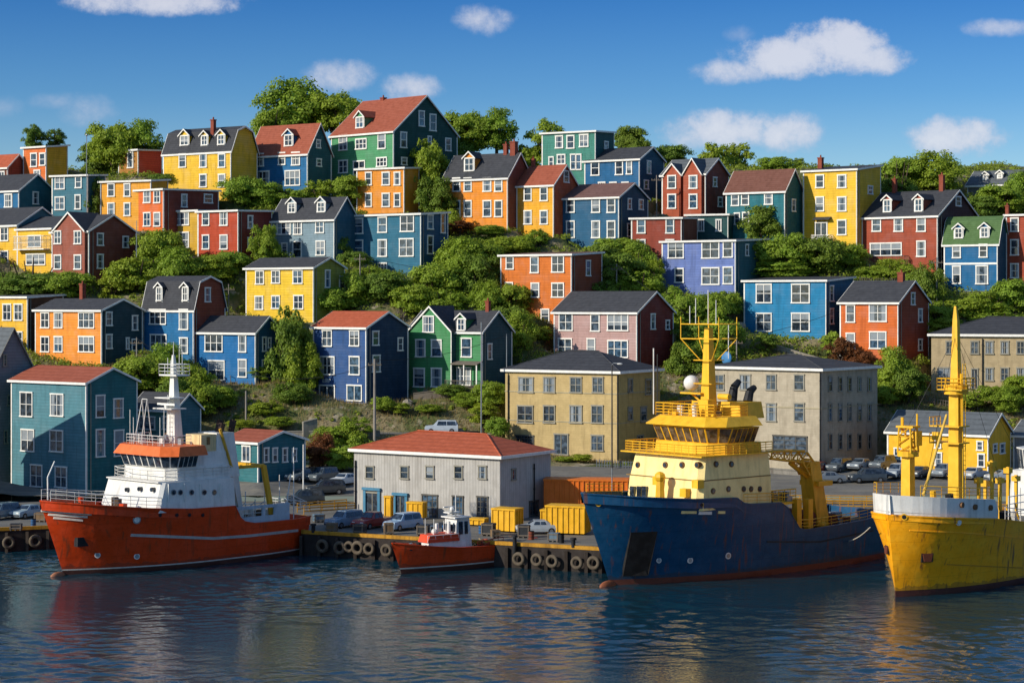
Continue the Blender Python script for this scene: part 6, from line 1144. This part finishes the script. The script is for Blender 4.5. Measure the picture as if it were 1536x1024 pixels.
# poles
PW = mat('pale_weathered_pole', '#8c8479', .85, dirt=.5)
def pole(px, ytop, ybase, r, kind, label, m_=None, d=None, extra=None):
    d = d or D_of(ybase); c = P(px, ybase, d); g = gz(c.x, c.y); h_ = P(px, ytop, d).z-g; root = empty(kind, (c.x, c.y, g-.1)); tag(root, label, 'pole'); m = MB(); m.tube((0, 0, -.6), (0, 0, h_), r, r*.7, 10); m.build('pole', m_ or PW, root); m = MB()
    if extra == 'arm': m.box(-.9, .9, -.05, .05, h_-.9, h_-.76); [m.tube((x, 0, h_-.76), (x, 0, h_-.55), .06) for x in (-.8, -.3, .3, .8)]; m.build('crossarm', WOOD, root)
    if extra == 'lamp': m.path([(0, 0, h_), (.2, -.2, h_+.25), (.9, -.5, h_+.2)], .05); m.build('arm', STEEL, root); m = MB(); m.ball((1.0, -.55, h_+.15), .25, sq=(1.5, .8, .5)); m.build('lamp_head', SW, root)
    if extra == 'knob': m.ball((0, 0, h_), .2, 8, 6); m.build('finial', STEEL, root)
    return root
pole(130, 202, 330, .09, 'flagpole', 'tall thin pole in front of the slate blue flat-roofed house', STEEL, extra='knob'); pole(562, 537, 684, .22, 'utility_pole', 'thick pale utility pole below the cobalt blue house', extra='arm'); pole(722, 482, 655, .11, 'utility_pole', 'slim tall pole right of the grass green gabled house', STEEL)
pole(918, 546, 745, .11, 'street_lamp', 'slim lamp pole in front of the beige stone block', mat('dark_pole', '#3c3a36', .7), d=262, extra='lamp'); pole(369, 585, 636, .16, 'utility_pole', 'short pale utility pole below the azure house on posts'); pole(722-4, 197, 240, .07, 'chimney_pipe_pole', 'thin pole with pale cap rising behind the wide orange house', STEEL, extra='knob')
pole(986, 530, 700, .09, 'flagpole', 'thin dark pole between the beige block and the blue ship mast', mat('dark_pole', '#3c3a36', .7), d=262); pole(1372, 605, 650, .09, 'signpost', 'short dark post right of the tree beside the grey-tan block', mat('dark_pole', '#3c3a36', .7)); pole(1479, 412, 470, .07, 'utility_pole', 'slim dark pole in front of the blue house with green roof', mat('dark_pole', '#3c3a36', .7)); pole(455, 665, 745, .1, 'utility_pole', 'thin white pole beside the small teal cottage and red ship stern', SW, d=246)
pole(760, 500, 600, .08, 'utility_pole', 'thin pole between the grass green house and beige block', STEEL); pole(205, 330, 420, .07, 'utility_pole', 'thin pole at the right edge of the brick red gabled house', STEEL); pole(343, 425, 500, .09, 'utility_pole', 'pale pole right of the steep-roofed blue house', PW, extra='arm')
pole(918, 700, 760, .08, 'quay_post', 'slim post at the quay side left of the blue ship bridge', STEEL, d=(CH-QZ)*F/(790-HY)); 
# posts under the azure house and cobalt house
h = HS['B6']; m = MB()
for x in (-h.w/2+.3, -.6, h.w/2-.3): m.box(x-.13, x+.13, -h.D/2-1.4, -h.D/2-1.14, -4.5, -.1)
m.box(-h.w/2, h.w/2, -h.D/2-1.5, -h.D/2-.01, -.22, -.06); m.build('deck_support', WOOD, h.root)
# retaining walls, steps and fences
def wallseg(x0, y0, x1, y1, hgt, label, name='retaining_wall', m_=None, th=.5, d0=None, d1=None, cat='wall', drop=0):
    d0 = d0 or D_of(y0); d1 = d1 or D_of(y1); a, b = P(x0, y0, d0), P(x1, y1, d1); a.z, b.z = gz(a.x, a.y), gz(b.x, b.y); n = Vector((-(b.y-a.y), b.x-a.x, 0)).normalized()*th; m = MB(); dn = Vector((0, 0, -1.5)); up = Vector((0, 0, hgt))
    m.hexa([a+dn, b+dn, b+n+dn, a+n+dn, a+up, b+up, b+n+up, a+n+up]); e = Vector((0, 0, .12)); o_ = n.normalized()*.08; m.hexa([a+up-o_+Vector((0,0,.003)), b+up-o_+Vector((0,0,.003)), b+n+o_+up+Vector((0,0,.003)), a+n+o_+up+Vector((0,0,.003)), a+up-o_+e, b+up-o_+e, b+n+o_+up+e, a+n+o_+up+e]); tag(m.build(name, m_ or CONC), label, cat)
wallseg(418, 640, 570, 655, .7, 'low pale concrete wall along the upper road below the cobalt house', d0=272.4, d1=272.6); wallseg(455, 668, 476, 664, 2.2, 'stained concrete wall stub behind the small teal cottage'); wallseg(1362, 662, 1428, 662, 1.4, 'low stone wall above the bright yellow shed roof'); wallseg(985, 712, 1062, 706, 1.0, 'low grey wall between the beige and grey-tan blocks'); wallseg(620, 588, 716, 592, .8, 'timber retaining edge below the grass green house', m_=WOOD, th=.2); wallseg(1132, 512, 1240, 536, .9, 'rubble wall at the foot of the sky blue house', m_=STONE)
wallseg(1060, 703, 1235, 716, .6, 'low kerb wall in front of the grey-tan block')
def fence(x0, y0, x1, y1, hgt, label, m_=WHITE, gap=.35):
    a, b = P(x0, y0, D_of(y0)), P(x1, y1, D_of(y1)); n = max(3, int((b-a).length/gap)); root = empty('garden_fence', (a.x, a.y, gz(a.x, a.y))); tag(root, label, 'fence'); m = MB(); pr = None
    for i in range(n+1):
        p = a.lerp(b, i/n); p.z = gz(p.x, p.y); q = p-root.location; m.box(q.x-.05, q.x+.05, q.y-.03, q.y+.03, q.z-.3, q.z+hgt)
        if pr is not None: m.tube(pr+Vector((0, 0, hgt*.85)), q+Vector((0, 0, hgt*.85)), .04, n=4); m.tube(pr+Vector((0, 0, hgt*.3)), q+Vector((0, 0, hgt*.3)), .04, n=4)
        pr = q
    m.build('pickets', m_, root)
fence(895, 700, 990, 705, 1.0, 'grey fence in front of the beige stone block door', STEEL); fence(1375, 638, 1430, 640, 1.0, 'white slatted fence on the slope above the bright yellow shed'); fence(560, 618, 620, 612, .9, 'weathered fence on the bank right of the cobalt blue house', WOOD); fence(1395, 605, 1470, 612, .9, 'wooden fence below the tan long block', WOOD)
fence(1290, 430, 1380, 432, .9, 'wooden fence below the brick red house with two dormers', WOOD)
# overhead wire
m = MB(); a, b = P(380, 562, D_of(640)), P(562, 545, D_of(684)); pts = [a.lerp(b, t)-Vector((0, 0, 1.2*4*t*(1-t))) for t in [i/10 for i in range(11)]]; m.path(pts, .03, 4); tag(m.build('overhead_wire', DARK), 'sagging wire running to the thick pale utility pole', 'wire')
# mooring ropes
def rope(a, b, sag, label, m_=None):
    m = MB(); a, b = Vector(a), Vector(b); m.path([a.lerp(b, t)-Vector((0, 0, sag*4*t*(1-t))) for t in [i/12 for i in range(13)]], .05, 5); tag(m.build('mooring_rope', m_ or mat('rope', '#c9c1ae', .9)), label, 'rope')
W_ = lambda s, p: s.root.matrix_basis @ Vector(p)
bpy.context.view_layer.update()
rope(W_(YOS, (YOS.L/2+.9, -2.2, 6.3)), P(1262, 812, 214), .4, 'white rope from the yellow ship bow to the blue ship side')

# crates, drums and pallets on the quay
def crate(px, py, w, dp, hh, rz, m_, label, kind='cargo_crate'):
    d = (CH-QZ)*F/(py-HY); c = P(px, py, d); root = empty(kind, (c.x, c.y, QZ+.03), R(rz)); tag(root, label, 'crate'); m = MB()
    for x in (-w/2+.1, 0, w/2-.1): m.box(x-.06, x+.06, -dp/2, dp/2, 0, .12)
    m.build('pallet', WOOD, root); m = MB(); m.box(-w/2, w/2, -dp/2, dp/2, .124, hh); m.build('box', m_, root); m = MB()
    for z_ in (.18, hh-.2): m.box(-w/2-.03, w/2+.03, -dp/2-.035, -dp/2-.003, z_, z_+.12); m.box(w/2+.003, w/2+.035, -dp/2-.003, dp/2, z_, z_+.12)
    for x in (-w/2, w/2-.12): m.box(x, x+.12, -dp/2-.06, -dp/2-.037, .15, hh)
    m.build('battens', WOOD, root)
def drum(px, py, m_, label):
    d = (CH-QZ)*F/(py-HY); c = P(px, py, d); root = empty('steel_drum', (c.x, c.y, QZ+.02)); tag(root, label, 'drum'); m = MB(); m.tube((0, 0, 0), (0, 0, .88), .29, n=14); m.build('body', m_, root); m = MB()
    for z_ in (.3, .6, .86): m.tube((0, 0, z_-.02), (0, 0, z_+.02), .31, n=14)
    m.build('hoops', DARK, root)
CB = mat('crate_blue_grey', '#5d7280', .7, dirt=.5); CBR = mat('crate_wood', '#7a6244', .85, dirt=.6); CD = mat('crate_dark', '#2c2e30', .7)
for a in ((540,800,1.2,.9,1.0,-25,CD,'dark crate left of the red pickup truck'), (583,801,1.0,.8,1.2,10,CBR,'wooden crate between the red pickup and pale blue car'), (635,803,1.2,.9,1.1,-15,CD,'dark crate right of the pale blue car'), (650,800,.9,.9,.8,20,CB,'blue-grey crate behind the small red boat bow'), (733,803,1.3,1.0,1.3,-20,CD,'dark machine crate left of the yellow ribbed container'), (743,806,.9,.8,.8,15,CBR,'low wooden crate beside the dark machine crate'),
          (786,806,1.2,.9,1.3,-10,CD,'dark crate right of the yellow ribbed container'), (831,812,1.1,.9,.9,-18,CB,'blue-grey crate in front of the largest yellow container'), (498,797,1.1,.9,.9,-12,CBR,'wooden crate at the left end of the quay row'), (62,782,1.3,1.0,1.0,-10,CBR,'wooden crate on the left quay by the red ship bow'), (24,795,1.2,1.0,.7,5,CD,'dark crate on the left quay near the kerb'), (478,783,1.2,.9,.9,20,CB,'blue-grey crate beside the yellow guard railing')): crate(*a)
for a in ((722,800,mat('drum_blue', '#2c5a86', .5, dirt=.4),'blue steel drum right of the last warehouse door'), (728,801,mat('drum_rust', '#7a3a22', .7, dirt=.5),'rusty steel drum beside the blue drum'), (797,809,mat('drum_rust', '#7a3a22', .7, dirt=.5),'rusty steel drum by the silver car'), (667,799,mat('drum_blue', '#2c5a86', .5, dirt=.4),'blue steel drum behind the small boat cabin'), (50,790,mat('drum_blue', '#2c5a86', .5, dirt=.4),'blue steel drum near the red ship bow'), (842,814,DARK,'black steel drum left of the blue ship bow')): drum(*a)

# timber stairs climbing between the houses
def stairs(x0, y0, x1, y1, label, wd=1.2):
    a, b = P(x0, y0, D_of(y0)-1.0), P(x1, y1, D_of(y1)-1.0); a.z, b.z = gz(a.x, a.y)+.3, gz(b.x, b.y)+.3; root = empty('timber_stairs', a); tag(root, label, 'stairs'); d_ = b-a; n = max(6, int(abs(d_.z)/.2)); m = MB(); s_ = Vector((-d_.y, d_.x, 0)).normalized()*wd/2
    for i in range(n): p = d_*(i/n); e = Vector((d_.x, d_.y, 0))/n; m.hexa([p-s_, p+e-s_, p+e+s_, p+s_, p-s_+Vector((0, 0, .07)), p+e-s_+Vector((0, 0, .07)), p+e+s_+Vector((0, 0, .07)), p+s_+Vector((0, 0, .07))])
    m.build('treads', WOOD, root)
    for sg in (-1, 1):
        m = MB(); u_ = Vector((0, 0, 1)); m.tube(s_*sg+u_*.95, d_+s_*sg+u_*.95, .05, n=4); m.tube(s_*sg-u_*.1, d_+s_*sg-u_*.1, .09, n=4)
        for i in range(0, n+1, 4): p = d_*(i/n)+s_*sg; m.tube(p-u_*.8, p+u_*.95, .05, n=4)
        m.build('handrail', WOOD, root)
stairs(1015, 545, 1030, 505, 'weathered timber stairs right of the dusty pink house'); stairs(352, 560, 344, 520, 'timber stairs between the steep-roofed and azure houses'); stairs(1395, 600, 1400, 560, 'timber stairs left of the tan long block'); stairs(600, 475, 612, 440, 'timber stairs climbing behind the cobalt house'); stairs(735, 575, 745, 535, 'timber stairs right of the grass green house')
for a in ((1105, 505, 555, 'utility pole on the slope left of the sky blue house'), (925, 395, 450, 'utility pole among bushes right of the dark orange house'), (540, 380, 440, 'utility pole below the wide steel blue house'), (1405, 385, 470, 'utility pole between the brick red and green-roofed houses'), (205, 505, 560, 'utility pole right of the light orange house'), (985, 262, 330, 'utility pole left of the russet gabled house')):
    pole(a[0], a[1], a[2], .12, 'utility_pole', a[3], PW, extra='arm')
def wire(xa, ya, ba, xb, yb, bb, label, sag=1.0):
    m = MB(); a, b = P(xa, ya, D_of(ba)), P(xb, yb, D_of(bb)); m.path([a.lerp(b, t)-Vector((0, 0, sag*4*t*(1-t))) for t in [i/10 for i in range(11)]], .03, 4); tag(m.build('overhead_wire', DARK), label, 'wire')
wire(205, 507, 560, 369, 588, 636, 'wire from the pole by the light orange house down to the short pole'); wire(925, 397, 450, 1105, 507, 555, 'wire between the two mid-hill poles above the pink house'); wire(562, 540, 684, 760, 502, 600, 'wire from the thick pale pole to the pole beside the green house'); wire(540, 382, 440, 925, 397, 450, 'long wire across the mid hill bushes', 2.5); wire(1105, 507, 555, 1405, 387, 470, 'wire rising from the slope pole to the pole by the green-roofed house', 2)
